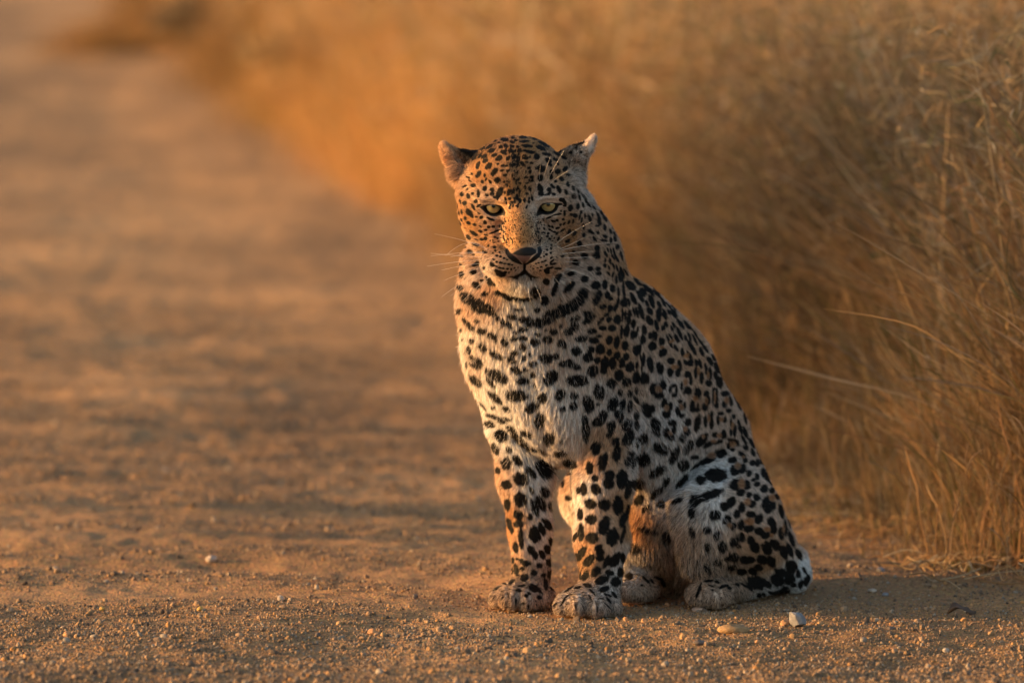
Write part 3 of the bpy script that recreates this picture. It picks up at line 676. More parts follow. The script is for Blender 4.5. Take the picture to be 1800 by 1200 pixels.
FLOW = [  # px, py, direction in the front view, fur length mm
    (905, 250, 0, -1, 7), (914, 330, 0, -1, 6), (850, 300, -.5, -.9, 8), (980, 300, .5, -.9, 8), (820, 370, -1, -.1, 10), (1010, 370, 1, 0, 10), (860, 398, -.8, .5, 7), (970, 395, .8, .5, 7), (915, 400, 0, -1, 3.5), (890, 465, -.8, .4, 5), (955, 465, .8, .4, 5), (922, 440, 0, -1, 2), (922, 500, 0, 1, 16), (830, 440, -.9, .6, 13), (1010, 440, .9, .5, 13), (870, 492, -.3, 1, 15), (975, 492, .4, 1, 15),
    (820, 520, -.3, 1, 17), (900, 560, 0, 1, 16), (1000, 540, .3, 1, 17), (860, 650, .2, 1, 17), (812, 640, -.45, .9, 22), (940, 650, 0, 1, 18), (1010, 650, -.2, 1, 16), (1080, 600, .3, 1, 11), (1070, 700, -.2, 1, 16), (980, 760, 0, 1, 23), (940, 800, .3, 1, 22), (850, 760, -.3, 1, 15),
    (885, 850, -.3, 1, 11), (950, 870, .3, 1, 17), (900, 950, -.1, 1, 8), (955, 960, .2, 1, 11), (935, 1000, 0, 1, 8), (910, 1045, -.5, .6, 8), (1060, 850, -.1, 1, 13), (1095, 900, .7, .7, 11), (1055, 980, 0, 1, 8), (1030, 1055, -.1, 1, 8), (1020, 880, -.3, 1, 11),
    (1060, 400, .6, .8, 9), (1090, 460, .4, 1, 9), (1150, 560, .3, 1, 9), (1220, 640, .4, .9, 9), (1290, 760, .35, .95, 10), (1350, 870, .3, 1, 10), (1180, 700, .1, 1, 14), (1160, 800, .1, 1, 20), (1240, 830, -.5, .8, 11), (1200, 880, -.3, 1, 18), (1220, 980, -.1, 1, 26), (1300, 880, .5, .9, 12), (1330, 950, .6, .8, 11), (1260, 940, .1, 1, 20), (1140, 930, 0, 1, 24), (1140, 1035, -.2, .8, 6), (1240, 1042, -.3, .8, 8), (1350, 1020, .6, .5, 8), (1400, 1000, .3, 1, 9),
    (785, 277, -.8, .5, 15), (778, 253, -.4, -.6, 6), (805, 312, -.9, .4, 19), (1043, 243, .3, -.8, 6), (1038, 275, .6, .5, 13), (1018, 322, .9, .5, 20), (828, 270, .2, -.9, 6), (1008, 265, -.2, -.8, 7), (867, 368, -.9, -.2, 2.5), (963, 366, .9, -.2, 2.5)]


def field(px, py, pts, sig):
    pts = np.array(pts, float)
    num = np.zeros((len(px), pts.shape[1] - 2)); den = np.full(len(px), 1e-12)
    for q in pts:
        w = np.exp(-np.sqrt((px - q[0]) ** 2 + (py - q[1]) ** 2 + 16) / sig)
        den += w
        num += w[:, None] * q[2:]
    return num / den[:, None]


def ell_mask(px, py, lst, wob, soft=.16, grow=None):
    m = np.zeros(len(px))
    for (cx, cy, a, b, g) in lst:
        R = max(a, b) * 1.4 + 1
        i = np.nonzero((np.abs(px - cx) < R) & (np.abs(py - cy) < R))[0]
        if not len(i): continue
        dx, dy = px[i] - cx, py[i] - cy
        c, s = math.cos(g), math.sin(g)
        q = np.sqrt(((dx * c + dy * s) / a) ** 2 + ((-dx * s + dy * c) / b) ** 2) + wob[i]
        v = np.clip(((1.14 if cy < 500 else (1.22 if cx < 1110 else 1.13)) + soft / 2 - q) / soft, 0, 1)
        m[i] = np.maximum(m[i], v)
    return m


TAN = np.array((.55, .295, .115)); WHITE = np.array((.86, .83, .79)); DEEP = np.array((.40, .17, .045)); BLACK = np.array((.007, .006, .005))


def coat(p, visible):
    """colour of the coat at surface points p"""
    px, py = proj(p)
    wob = .13 * sines(p, 600, 11) + .07 * sines(p, 1500, 12)
    s = ell_mask(px, py, spots, wob) * visible
    t = ell_mask(px, py, tans, wob, .5) * visible
    s = s * (1 - .9 * np.clip(t * 1.6 - .5, 0, 1))
    h = np.nonzero(~visible)[0]
    if len(h):
        ph = p[h]; mm = np.zeros(len(h))
        for c, r in zip(fill, fill_r):
            j = np.nonzero(np.abs(ph[:, 0] - c[0]) < .02)[0]
            d = np.linalg.norm(ph[j] - c, axis=1) / r + wob[h][j] * 1.5
            mm[j] = np.maximum(mm[j], np.clip((1.08 - d) / .16, 0, 1))
        s[h] = np.maximum(s[h], mm)
    w = field(px, py, ZONE, 9.0)[:, 0]
    w = np.where(visible, w, w * .4)
    w = np.clip(w + .08 * sines(p, 60, 14), 0, 1)
    col = TAN * (1 - w[:, None]) + WHITE * w[:, None]
    col = col * (1 - t[:, None] * .8) + DEEP * t[:, None] * .8
    # dark skin: eye rims, nostrils, mouth line, back of the ears
    dark = np.zeros(len(p))

    def blob(cx, cy, a, b, g=0, k=1.):
        nonlocal dark
        dx, dy = px - cx, py - cy
        c_, s_ = math.cos(math.radians(g)), math.sin(math.radians(g))
        q = np.sqrt(((dx * c_ + dy * s_) / a) ** 2 + ((-dx * s_ + dy * c_) / b) ** 2) + .3 * wob
        dark = np.maximum(dark, k * np.clip((1.15 - q) / .25, 0, 1) * visible)
    def poly(pg, soft=1.3):
        pg = np.array(pg, float)
        i_ = np.nonzero((px > pg[:, 0].min() - 3) & (px < pg[:, 0].max() + 3) & (py > pg[:, 1].min() - 3) & (py < pg[:, 1].max() + 3) & visible)[0]
        X, Y_ = px[i_], py[i_]
        dm = np.full(len(i_), 1e9); sg = np.ones(len(i_))
        for a_, b_ in zip(pg, np.roll(pg, -1, 0)):
            e_ = b_ - a_; wx, wy = X - a_[0], Y_ - a_[1]
            tt = np.clip((wx * e_[0] + wy * e_[1]) / (e_ @ e_), 0, 1)
            dm = np.minimum(dm, (wx - tt * e_[0]) ** 2 + (wy - tt * e_[1]) ** 2)
            c1, c2, c3 = Y_ >= a_[1], Y_ < b_[1], e_[0] * wy > e_[1] * wx
            sg = np.where((c1 & c2 & c3) | (~c1 & ~c2 & ~c3), -sg, sg)
        out = np.zeros(len(px)); out[i_] = np.clip(.5 - sg * np.sqrt(dm) / soft, 0, 1)
        return out
    eyes = np.maximum(poly([(841, 363.5), (849, 361), (858, 359.5), (872, 359.5), (881, 361.5), (886, 367), (889, 374), (887, 380), (880, 379), (872, 381), (863, 380), (855, 376), (849, 370)]),
                      poly([(946, 367), (950, 361), (954, 357.5), (963, 356), (976, 356.5), (988, 357), (982, 363), (979, 370), (971, 376), (961, 378), (953, 377), (948, 379), (943, 380), (943, 374)]))
    lines = np.maximum.reduce([
        poly([(944, 434), (950, 432), (953.5, 441), (949, 452), (938, 460), (926, 466), (921, 465), (931, 457), (938, 450), (945, 444)]),
        poly([(888, 436), (893, 437), (896, 443), (905, 449), (912, 456), (920, 466), (911, 464), (901, 460), (893, 453), (888, 445)]),
        poly([(919.5, 462), (925, 462), (924.5, 474), (930, 480), (938, 485), (948, 488), (940, 490), (930, 488), (922, 483), (914, 488), (902, 489), (890, 487), (903, 485), (914, 480), (919.5, 474)])])
    dark = np.maximum.reduce([dark, eyes, lines, .45 * poly([(900, 486), (922, 482), (946, 486), (944, 494), (922, 497), (900, 494)], 6)])  # chin darkened below the mouth: mottled fur and shade painted together
    blob(826, 266, 16, 9, 25, .92); blob(812, 262, 10, 5, 40, .9)
    col = col * (1 - dark[:, None]) + BLACK * dark[:, None]
    # nose leather
    top = poly([(907, 441), (915, 436.5), (925, 434), (936, 434.5), (943, 439), (943, 445), (934, 450), (922, 450), (909, 449), (899, 446)], 2)[:, None]
    low = poly([(898, 445), (907, 448), (922, 449), (934, 450), (930, 457), (925, 462), (921, 464), (915, 459), (907, 452)], 2)[:, None]
    col = col * (1 - low) + np.array((.17, .095, .08)) * low
    col = col * (1 - top) + np.array((.013, .012, .012)) * top
    bare = np.maximum.reduce([top[:, 0], low[:, 0], eyes, lines * .8])
    sm = s * (1 - low[:, 0]) * (1 - top[:, 0])
    return col, sm, bare


def refine(v, q, sel):
    """split the selected quads in four, sharing the new vertices"""
    f = q[sel]
    e = np.concatenate([np.stack([f[:, i], f[:, (i + 1) % 4]], 1) for i in range(4)])
    e.sort(axis=1)
    ue, inv = np.unique(e, axis=0, return_inverse=True)
    inv = inv.ravel()
    m = len(f); n0 = len(v)
    vv = np.concatenate([v, v[ue].mean(1), v[f].mean(1)])
    ed = [n0 + inv[i * m:(i + 1) * m] for i in range(4)]
    c = n0 + len(ue) + np.arange(m)
    new = np.concatenate([np.stack([f[:, i], ed[i], c, ed[(i - 1) % 4]], 1) for i in range(4)])
    return vv, np.concatenate([q[~sel], new]), np.concatenate([np.zeros((~sel).sum(), bool), np.ones(len(new), bool)])


def smooth(v, q, only, it):
    for _ in range(it):
        s = np.zeros_like(v); n = np.zeros(len(v))
        for i in range(4):
            for a_, b_ in ((q[:, i], q[:, (i + 1) % 4]), (q[:, (i + 1) % 4], q[:, i])):
                for ax in range(3): s[:, ax] += np.bincount(a_, v[b_, ax], len(v))
                n += np.bincount(a_, minlength=len(v))
        w = v.copy(); w[only] = v[only] * .5 + (s / n[:, None])[only] * .5
        v = w
    return v


fpx, fpy = proj(fc)
sel = vis & (fpx > 838) & (fpx < 992) & (fpy > 346) & (fpy < 500) & (fc[:, 1] < 10.0)
v2, q2, sel2 = refine(bv, bq, sel)
vis2 = np.concatenate([vis[~sel], np.ones(len(q2) - (~sel).sum(), bool)])
v3_, q3, sel3 = refine(v2, q2, sel2)
vis3 = np.concatenate([vis2[~sel2], np.ones(len(q3) - (~sel2).sum(), bool)])
inner = np.bincount(q3[~sel3].ravel(), minlength=len(v3_)) == 0
tj = np.bincount(q3.ravel(), minlength=len(v3_)) < 4
v3_ = smooth(v3_, q3, inner & ~tj, 3)
mv, mq = v3_, q3
vvis = np.zeros(len(mv)); vc = np.zeros(len(mv))
for i in range(4):
    vvis += np.bincount(mq[:, i], vis3, len(mv)); vc += np.bincount(mq[:, i], minlength=len(mv))
vvis = vvis / vc > .5
col, sm, _ = coat(mv, vvis)
col = col * (1 - sm[:, None]) + BLACK * sm[:, None]

m_skin, nt, N, L, b = mat('coat')
at = N.new('ShaderNodeAttribute'); at.attribute_name = 'tone'
tc = N.new('ShaderNodeTexCoord')
nz_ = N.new('ShaderNodeTexNoise'); nz_.inputs['Scale'].default_value = 500; L.new(tc.outputs['Object'], nz_.inputs['Vector'])
mr = N.new('ShaderNodeMapRange'); mr.inputs[3].default_value = .6; mr.inputs[4].default_value = 1.0; L.new(nz_.outputs[0], mr.inputs[0])
mxx = N.new('ShaderNodeMix'); mxx.data_type = 'RGBA'; mxx.blend_type = 'MULTIPLY'; mxx.inputs[0].default_value = 1
L.new(at.outputs['Color'], mxx.inputs[6]); L.new(mr.outputs[0], mxx.inputs[7])
L.new(mxx.outputs[2], b.inputs['Base Color']); b.inputs['Roughness'].default_value = .55
b.inputs['Specular IOR Level'].default_value = .15

leopard = bpy.data.objects.new('leopard', None)
C.objects.link(leopard)
leopard.location = (0.2, 10.15, 0)
tag(leopard, 'spotted leopard sitting upright at the edge of the dirt road, staring ahead', 'leopard')
INV = np.array(leopard.location)
body = mesh_obj('body', mv - INV, mq, m_skin, leopard)
ca = body.data.attributes.new('tone', 'FLOAT_COLOR', 'POINT')
c4 = np.ones((len(mv), 4), dtype=np.float32); c4[:, :3] = col
ca.data.foreach_set('color', c4.ravel())

# ---- fur ----------------------------------------------------------
m_fur, nt, N, L, b = mat('fur')
at = N.new('ShaderNodeAttribute'); at.attribute_name = 'tone'
L.new(at.outputs['Color'], b.inputs['Base Color']); b.inputs['Roughness'].default_value = .55; b.inputs['Specular IOR Level'].default_value = .22
tr = N.new('ShaderNodeBsdfTranslucent'); L.new(at.outputs['Color'], tr.inputs['Color'])
mxs = N.new('ShaderNodeMixShader'); mxs.inputs[0].default_value = .22
L.new(b.outputs[0], mxs.inputs[1]); L.new(tr.outputs[0], mxs.inputs[2]); L.new(mxs.outputs[0], N['Material Output'].inputs['Surface'])


def unit(a): return a / (np.linalg.norm(a, axis=-1, keepdims=True) + 1e-9)


fpx, fpy = proj(fc)
head = (fpy < 500) & (fpx < 1035) & (fc[:, 1] < 10.06)
dens = np.where(vis, .42, .10) * 1e6
dens = np.where(head & vis, 1.0e6, dens)
dens = np.where((fpy > 1005) & vis, .8e6, dens)
dens = np.where(fc[:, 2] < .006, 0, dens)
cnt = rng.poisson(dens * fa)
fi = np.repeat(np.arange(len(bq)), cnt)
nh = len(fi)
u, w = rng.random((nh, 1)), rng.random((nh, 1))
q = bq[fi]
bl = lambda A: (A[q[:, 0]] * (1 - u) + A[q[:, 1]] * u) * (1 - w) + (A[q[:, 3]] * (1 - u) + A[q[:, 2]] * u) * w
root = bl(bv); nrm = unit(bl(vn))
rpx, rpy = proj(root)
fl = field(rpx, rpy, FLOW, 11.0)
v3 = np.stack([fl[:, 0], np.full(nh, .15), -fl[:, 1]], 1)
v3 += .22 * np.stack([sines(root, 45, 21), sines(root, 45, 22), sines(root, 45, 23)], 1)
v3 += .30 * np.stack([sines(root, 650, 31), sines(root, 650, 32), sines(root, 650, 33)], 1)
v3 += rng.normal(0, .12, (nh, 3))
tang = unit(v3 - (v3 * nrm).sum(1, keepdims=True) * nrm + np.array((0, 0, -.02)))
ln = fl[:, 2] / 1000 * rng.uniform(.65, 1.2, nh) * np.where(head[fi], .8, 1)
ln = ln * np.where(vis[fi], 1, .9)
lift = np.radians(rng.normal(25, 8, nh) + np.where(fl[:, 2] > 15, 11, 0) + np.where(rng.random(nh) < .05, 28, 0))[:, None]
lift = np.where((fl[:, 2:3] < 9), lift * .75, lift)
d0 = tang * np.cos(lift) + nrm * np.sin(lift)
d1 = unit(tang * np.cos(lift * .35) + nrm * np.sin(lift * .35) + np.array((0, 0, -.10)))
tip = root + ln[:, None] * (d0 * .5 + d1 * .5)
ctr = root + ln[:, None] * (d0 * .5 + d1 * .2)
_, _, bare = coat(root * .45 + ctr * .55, vis[fi])
K = 4
pts = np.zeros((nh, K, 3))
for k in range(K):
    t = k / (K - 1)
    pts[:, k] = root * (1 - t) ** 2 + (root + d0 * ln[:, None] * .5) * 2 * t * (1 - t) + tip * t * t
pts[:, 0] -= nrm * .001
along = np.zeros((nh, K, 1))
for k in range(K):
    along[:, k, 0] = np.interp(fl[:, 2], [9, 16], [k / (K - 1), .18 + .62 * k / (K - 1)])
spt = root[:, None] * (1 - along) ** 2 + (root + d0 * ln[:, None] * .5)[:, None] * 2 * along * (1 - along) + tip[:, None] * along ** 2
hc_, hs_, _ = coat(spt.reshape(-1, 3), np.repeat(vis[fi], K))
hc_ = hc_.reshape(nh, K, 3); hs_ = hs_.reshape(nh, K)
keep = (bare < .5) & (ln > .0015) & (pts[:, -1, 2] > .001)
isblack = hs_ > rng.uniform(.2, .8, (nh, 1))
tuft = np.clip(1 + (.16 * sines(root, 600, 41) + .20 * sines(root, 1500, 42)) * np.clip((fl[:, 2] - 3) / 9, .3, 1), .45, 1.6)[:, None]
# peppered black hairs on the muzzle ridge, the forehead and the neck
grz = field(rpx, rpy, [(915, 375, .3), (915, 400, .5), (925, 422, .6), (905, 420, .4), (880, 400, .1), (905, 330, .28), (860, 400, .08), (960, 395, .15), (850, 300, .02), (980, 300, .08), (900, 600, .0), (1060, 420, .15), (1150, 560, .12), (1250, 700, .1), (930, 800, 0), (900, 930, .03), (1050, 900, .03), (890, 470, .03), (950, 470, .08), (1300, 900, .03), (1240, 835, .14), (1205, 880, .16), (1160, 850, .12), (910, 1045, .38), (1035, 1055, .36), (1245, 1040, .3), (1140, 1035, .35), (830, 265, .6), (1005, 262, .5), (785, 270, 0), (1040, 250, .05), (1020, 300, .2)], 9.0)[:, 0]
isblack |= (rng.random(nh) < grz * vis[fi])[:, None]
hcol = np.where(isblack[:, :, None], BLACK * rng.uniform(.6, 1.8, (nh, 1, 1)), hc_ * (rng.uniform(.5, 1.3, (nh, 1)) * tuft * (1 - .75 * grz * vis[fi])[:, None])[:, :, None])
# a few long pale guard hairs over the dark marks on the chest
guard = isblack.any(1) & (fl[:, 2] > 15) & (rng.random(nh) < .07)
hcol[guard] = hc_[guard] * .9
rad = np.interp(np.linspace(0, 1, K), [0, .6, 1], [1, .8, .15])[None, :] * (np.clip(.00016 + ln * .009, .00018, .00036))[:, None]
curves_obj('fur', (pts - INV)[keep], rad[keep], np.clip(hcol, .004, .95)[keep], m_fur, leopard)
print('hairs', keep.sum(), 'verts', len(bv))

# ---- eyes ---------------------------------------------------------
m_eye, nt, N, L, b = mat('eye_rim'); b.inputs['Base Color'].default_value = (.008, .007, .006, 1); b.inputs['Roughness'].default_value = .12
m_iris, nt, N, L, b = mat('iris')
tc = N.new('ShaderNodeTexCoord'); ln_ = N.new('ShaderNodeVectorMath'); ln_.operation = 'LENGTH'
mp = N.new('ShaderNodeMapping'); mp.inputs['Scale'].default_value = (1, 0, 1)
L.new(tc.outputs['Object'], mp.inputs[0]); L.new(mp.outputs[0], ln_.inputs[0])
rp = N.new('ShaderNodeValToRGB'); mr = N.new('ShaderNodeMapRange'); mr.inputs[2].default_value = .0138
L.new(ln_.outputs['Value'], mr.inputs[0]); L.new(mr.outputs[0], rp.inputs[0])
e = rp.color_ramp.elements
e[0].position, e[0].color = .18, (.15, .085, .02, 1)
e[1].position, e[1].color = 1, (.10, .055, .015, 1)
x_ = e.new(.45); x_.color = (.30, .215, .075, 1)
x_ = e.new(.80); x_.color = (.28, .22, .09, 1)
wv = N.new('ShaderNodeTexNoise'); wv.inputs['Scale'].default_value = 900; L.new(tc.outputs['Object'], wv.inputs['Vector'])
mxx = N.new('ShaderNodeMix'); mxx.data_type = 'RGBA'; mxx.blend_type = 'OVERLAY'; mxx.inputs[0].default_value = .4
L.new(rp.outputs[0], mxx.inputs[6]); L.new(wv.outputs[0], mxx.inputs[7]); L.new(mxx.outputs[2], b.inputs['Base Color'])
b.inputs['Roughness'].default_value = .08
b.inputs['Coat Weight'].default_value = 1; b.inputs['Coat Roughness'].default_value = .02
m_pupil, nt, N, L, b = mat('pupil'); b.inputs['Base Color'].default_value = (.004, .004, .004, 1); b.inputs['Roughness'].default_value = .05


def cap(r, ang, n=10, m=28):
    """cap of a sphere of radius r about its -y pole"""
    vs_, fs = [(0, -r, 0)], []
    for i in range(1, n + 1):
        a_ = ang * i / n
        for j in range(m):
            t = 2 * math.pi * j / m
            vs_.append((r * math.sin(a_) * math.cos(t), -r * math.cos(a_), r * math.sin(a_) * math.sin(t)))
    for j in range(m):
        fs.append((0, 1 + j, 1 + (j + 1) % m))
        for i in range(n - 1):
            a_, b_ = 1 + i * m + j, 1 + i * m + (j + 1) % m
            fs.append((a_, a_ + m, b_ + m, b_))
    return vs_, fs


for (ex, ey, ed) in ((867.5, 362.5, -50), (963.5, 359.5, -50)):
    ey_o = mesh_obj('eye', *cap(.0212, math.pi * .98, 16), m_eye, leopard)
    ey_o.location = Vector(D(ex, ey, ed) - INV)
    g = unit(np.array((0, 0, CAM_H)) - D(ex, ey, ed))
    ey_o.rotation_euler = (-math.asin(g[2]) - .0, 0, 0)
    ir = mesh_obj('iris', *cap(.0214, math.radians(35)), m_iris, ey_o)
    pu = mesh_obj('pupil', *cap(.0216, math.radians(8.5)), m_pupil, ey_o)

# ---- whiskers -----------------------------------------------------
m_wh, nt, N, L, b = mat('whisker'); b.inputs['Base Color'].default_value = (.85, .78, .68, 1); b.inputs['Roughness'].default_value = .35


def tube(pts, r0, r1, n=5):
    pts = np.array(pts); vs_, fs = [], []
    for i, p in enumerate(pts):
        d = unit(pts[min(i + 1, len(pts) - 1)] - pts[max(i - 1, 0)])
        a_ = unit(np.cross(d, (0.1, .9, .3))); b_ = np.cross(d, a_)
        r = r0 + (r1 - r0) * i / (len(pts) - 1)
        for j in range(n):
            t = 2 * math.pi * j / n
            vs_.append(p + r * (a_ * math.cos(t) + b_ * math.sin(t)))
    for i in range(len(pts) - 1):
        for j in range(n):
            fs.append((i * n + j, i * n + (j + 1) % n, (i + 1) * n + (j + 1) % n, (i + 1) * n + j))
    return np.array(vs_), fs


def bez(a, b, c, n=9):
    return [a * (1 - t) ** 2 + b * 2 * t * (1 - t) + c * t * t for t in np.linspace(0, 1, n)]


WH = [  # root px,py,depth; bend; tip
    ((864, 442, -108), (835, 425, -125), (764, 411, -120)), ((862, 444, -106), (825, 441, -125), (757, 450, -110)),
    ((862, 452, -106), (820, 452, -120), (757, 445, -100)), ((864, 456, -106), (815, 457, -120), (751, 468, -110)),
    ((866, 462, -106), (822, 463, -125), (776, 475, -120)), ((866, 466, -106), (825, 474, -125), (780, 493, -130)),
    ((868, 470, -106), (830, 480, -125), (776, 522, -130)), ((870, 474, -104), (838, 486, -120), (792, 520, -120)),
    ((864, 447, -106), (830, 440, -120), (792, 452, -120)), ((858, 440, -100), (826, 408, -125), (783, 450, -150)),
    ((872, 478, -104), (846, 496, -120), (812, 530, -110)),
    ((976, 430, -106), (995, 412, -125), (1040, 390, -130)), ((978, 440, -108), (1005, 430, -125), (1030, 416, -130)),
    ((978, 442, -108), (1020, 430, -125), (1083, 426, -100)), ((976, 448, -108), (1010, 443, -125), (1042, 442, -120)),
    ((974, 455, -108), (1005, 452, -125), (1048, 452, -115)), ((972, 462, -106), (1000, 458, -120), (1024, 462, -120)),
    ((970, 468, -106), (1000, 468, -120), (1036, 486, -130)), ((966, 472, -106), (985, 470, -120), (1004, 498, -140)),
    ((960, 474, -106), (972, 484, -120), (984, 500, -130)), ((968, 470, -106), (1010, 472, -118), (1050, 494, -110)),
    ((948, 326, -66), (948, 305, -90), (950, 290, -100)), ((953, 322, -66), (958, 300, -95), (968, 274, -105)),
    ((957, 328, -66), (970, 300, -95), (992, 264, -105)), ((960, 332, -66), (975, 312, -95), (1000, 300, -105)),
    ((918, 496, -104), (916, 515, -120), (908, 535, -116)), ((926, 496, -104), (930, 515, -120), (932, 532, -116)),
    ((938, 494, -100), (946, 510, -118), (952, 530, -112))]
for a_, b_, c_ in WH:
    v, f = tube(bez(D(*a_), D(*b_), D(*c_)), .00019 if a_[1] < 340 else .00034, .0001)
    mesh_obj('whisker', v - INV, f, m_wh, leopard)

# ------------------------------------------------------------------ stones and litter one can pick out
def stone_mat(name, col, rough=.85):
    m, nt, N, L, b = mat(name)
    tc = N.new('ShaderNodeTexCoord'); n = N.new('ShaderNodeTexNoise'); n.inputs['Scale'].default_value = 90; n.inputs['Detail'].default_value = 6
    L.new(tc.outputs['Object'], n.inputs['Vector'])
    r = N.new('ShaderNodeValToRGB'); e = r.color_ramp.elements
    e[0].position = .3; e[0].color = tuple(c * .55 for c in col) + (1,)
    e[1].position = .7; e[1].color = tuple(min(1, c * 1.25) for c in col) + (1,)
    L.new(n.outputs[0], r.inputs[0]); L.new(r.outputs[0], b.inputs['Base Color'])
    bp = N.new('ShaderNodeBump'); bp.inputs['Strength'].default_value = .6; bp.inputs['Distance'].default_value = .002
    L.new(n.outputs[0], bp.inputs['Height']); L.new(bp.outputs[0], b.inputs['Normal'])
    b.inputs['Roughness'].default_value = rough
    return m


SM = {'grey': stone_mat('grey_stone', (.19, .195, .21)), 'ochre': stone_mat('ochre_stone', (.25, .155, .07)), 'orange': stone_mat('orange_stone', (.42, .22, .10)),
      'pale': stone_mat('pale_stone', (.38, .32, .26)), 'dark': stone_mat('dark_stone', (.10, .08, .07)), 'pink': stone_mat('pink_toe_pad', (.42, .28, .20)), 'yellow': stone_mat('yellow_stone', (.48, .30, .08))}


def icos(sub=2):
    import bmesh
    bm = bmesh.new(); bmesh.ops.create_icosphere(bm, subdivisions=sub, radius=1)
    v = np.array([q.co[:] for q in bm.verts]); f = [[x.index for x in p.verts] for p in bm.faces]
    bm.free()
    return v, f


IV, IF = icos(3)


def stone(px, py, w, h, kind, label, seed, name='stone', group=None, angular=.3, peak=0):
    g = G(px, py)
    g[2] = ground_z(g[:1], g[1:2])[0]
    r = np.random.default_rng(seed)
    v = IV.copy()
    # cut flat facets
    for _ in range(14):
        n = unit(r.normal(size=3)); c = r.uniform(1 - angular, .98)
        dd = v @ n
        v = v - np.maximum(dd - c, 0)[:, None] * n
    v[:, 0] += peak * v[:, 2] * .4
    v = v * np.array((w / 2, (w + h) / 4, h / 2)) / 1000
    v[:, 2] += h / 2000 * .55
    o = mesh_obj(name, v, IF, SM[kind], smooth=False)
    o.location = g
    o.rotation_euler = (0, 0, r.uniform(-.4, .4))
    tag(o, label, 'stone', group)
    return o


stone(1399, 1104, 36, 38, 'grey', 'grey angular stone with a pointed top, right of the leopard tail', 1, angular=.6, peak=-.6)
stone(1381, 1103, 20, 17, 'orange', 'small orange stone touching the left side of the grey angular stone', 2, angular=.35)
stone(1290, 1113, 58, 19, 'ochre', 'long flat ochre stone on the road in front of the hind paw', 3, angular=.3)
stone(1228, 1072, 30, 10, 'pink', 'flat pinkish toe pad at the front of the hind paw', 4)  # toe pad of the hind paw, built as a separate flat stone shape
stone(493, 1069, 14, 14, 'pale', 'pale rounded pebble on the nearest gravel ridge', 5)
stone(372, 990, 24, 16, 'pale', 'pale stone lying on the corrugated road left of the paws', 6)
stone(1467, 915, 18, 16, 'orange', 'orange brown stone out of focus right behind the rump', 7)
stone(1440, 920, 24, 14, 'grey', 'bluish grey stone out of focus next to the rump', 8)
stone(1548, 1017, 16, 12, 'grey', 'small pale grey stone just below the dry twig', 9)
stone(1533, 1044, 18, 9, 'pale', 'flat pale chip of stone, left one of a pair below the twig', 10)
stone(1556, 1049, 14, 9, 'grey', 'flat grey chip of stone, right one of a pair below the twig', 11)
stone(1663, 1134, 13, 10, 'pale', 'pale pebble near the lower right corner', 12)
stone(1333, 1130, 15, 12, 'orange', 'orange clod below the long ochre stone', 13)
stone(1231, 1134, 26, 10, 'dark', 'dark brown flat clod lower left of the ochre stone', 14)
stone(1566, 1109, 16, 7, 'dark', 'dark thin chip on the gravel below the dead leaf', 15)
stone(1173, 1063, 10, 8, 'orange', 'tiny orange pebble between the two hind paws', 16)
stone(1100, 1091, 11, 9, 'orange', 'orange pebble right of the nearest front paw', 17)
stone(1133, 1097, 12, 11, 'orange', 'bright orange pebble in front of the far hind paw', 18)
stone(730, 1059, 12, 11, 'dark', 'dark round pebble on the road left of the front paws', 19)
stone(179, 1075, 12, 9, 'yellow', 'yellow pebble on the gravel near the left edge', 20)
stone(352, 1085, 13, 10, 'yellow', 'yellow pebble on the gravel below the pale stone', 21)
stone(654, 1118, 16, 13, 'orange', 'orange lump at the front of the gravel, lower centre left', 22)
stone(559, 1125, 11, 9, 'dark', 'dark pebble at the front of the gravel', 23)
stone(118, 1128, 15, 13, 'orange', 'rusty lump of earth in the lower left corner', 24)
stone(1598, 933, 20, 9, 'pale', 'pale flat stone at the foot of the dry grass', 25)

# dead leaf
m_leaf, nt, N, L, b = mat('dead_leaf'); b.inputs['Base Color'].default_value = (.075, .045, .03, 1); b.inputs['Roughness'].default_value = .7
lv, lf = [], []
for i in range(13):
    t = i / 12; wd = math.sin(math.pi * t ** .8) * .011
    for j in range(5):
        s_ = j / 4 * 2 - 1
        lv.append((-.024 + t * .05, s_ * wd, .004 + .012 * math.sin(t * 3) + .009 * s_ * s_ * math.sin(t * 5 + .5) + .002 * math.sin(j * 3 + i)))
for i in range(12):
    for j in range(4):
        lf.append((i * 5 + j, i * 5 + j + 1, (i + 1) * 5 + j + 1, (i + 1) * 5 + j))
lo_ = mesh_obj('dead_leaf', lv, lf, m_leaf)
md = lo_.modifiers.new('thickness', 'SOLIDIFY'); md.thickness = .0006
g = G(1688, 1078); lo_.location = (g[0], g[1], ground_z(g[:1], g[1:2])[0])
lo_.rotation_euler = (.3, 0, .15)
tag(lo_, 'dark curled dead leaf on the gravel near the lower right', 'leaf')

m_straw, nt, N, L, b = mat('straw'); b.inputs['Base Color'].default_value = (.40, .27, .13, 1); b.inputs['Roughness'].default_value = .6
m_twig, nt, N, L, b = mat('twig'); b.inputs['Base Color'].default_value = (.10, .07, .05, 1); b.inputs['Roughness'].default_value = .8


def stalk(name, a, bmid, c, r0, r1, m, label, cat):
    pts = bez(np.array(a), np.array(bmid), np.array(c), 10)
    v, f = tube(pts, r0, r1, 6)
    o = mesh_obj(name, v - np.array(a), f, m)
    o.location = a
    tag(o, label, cat)


def GP(px, py, lift=.004):
    g = G(px, py); g[2] = ground_z(g[:1], g[1:2])[0] + lift
    return g


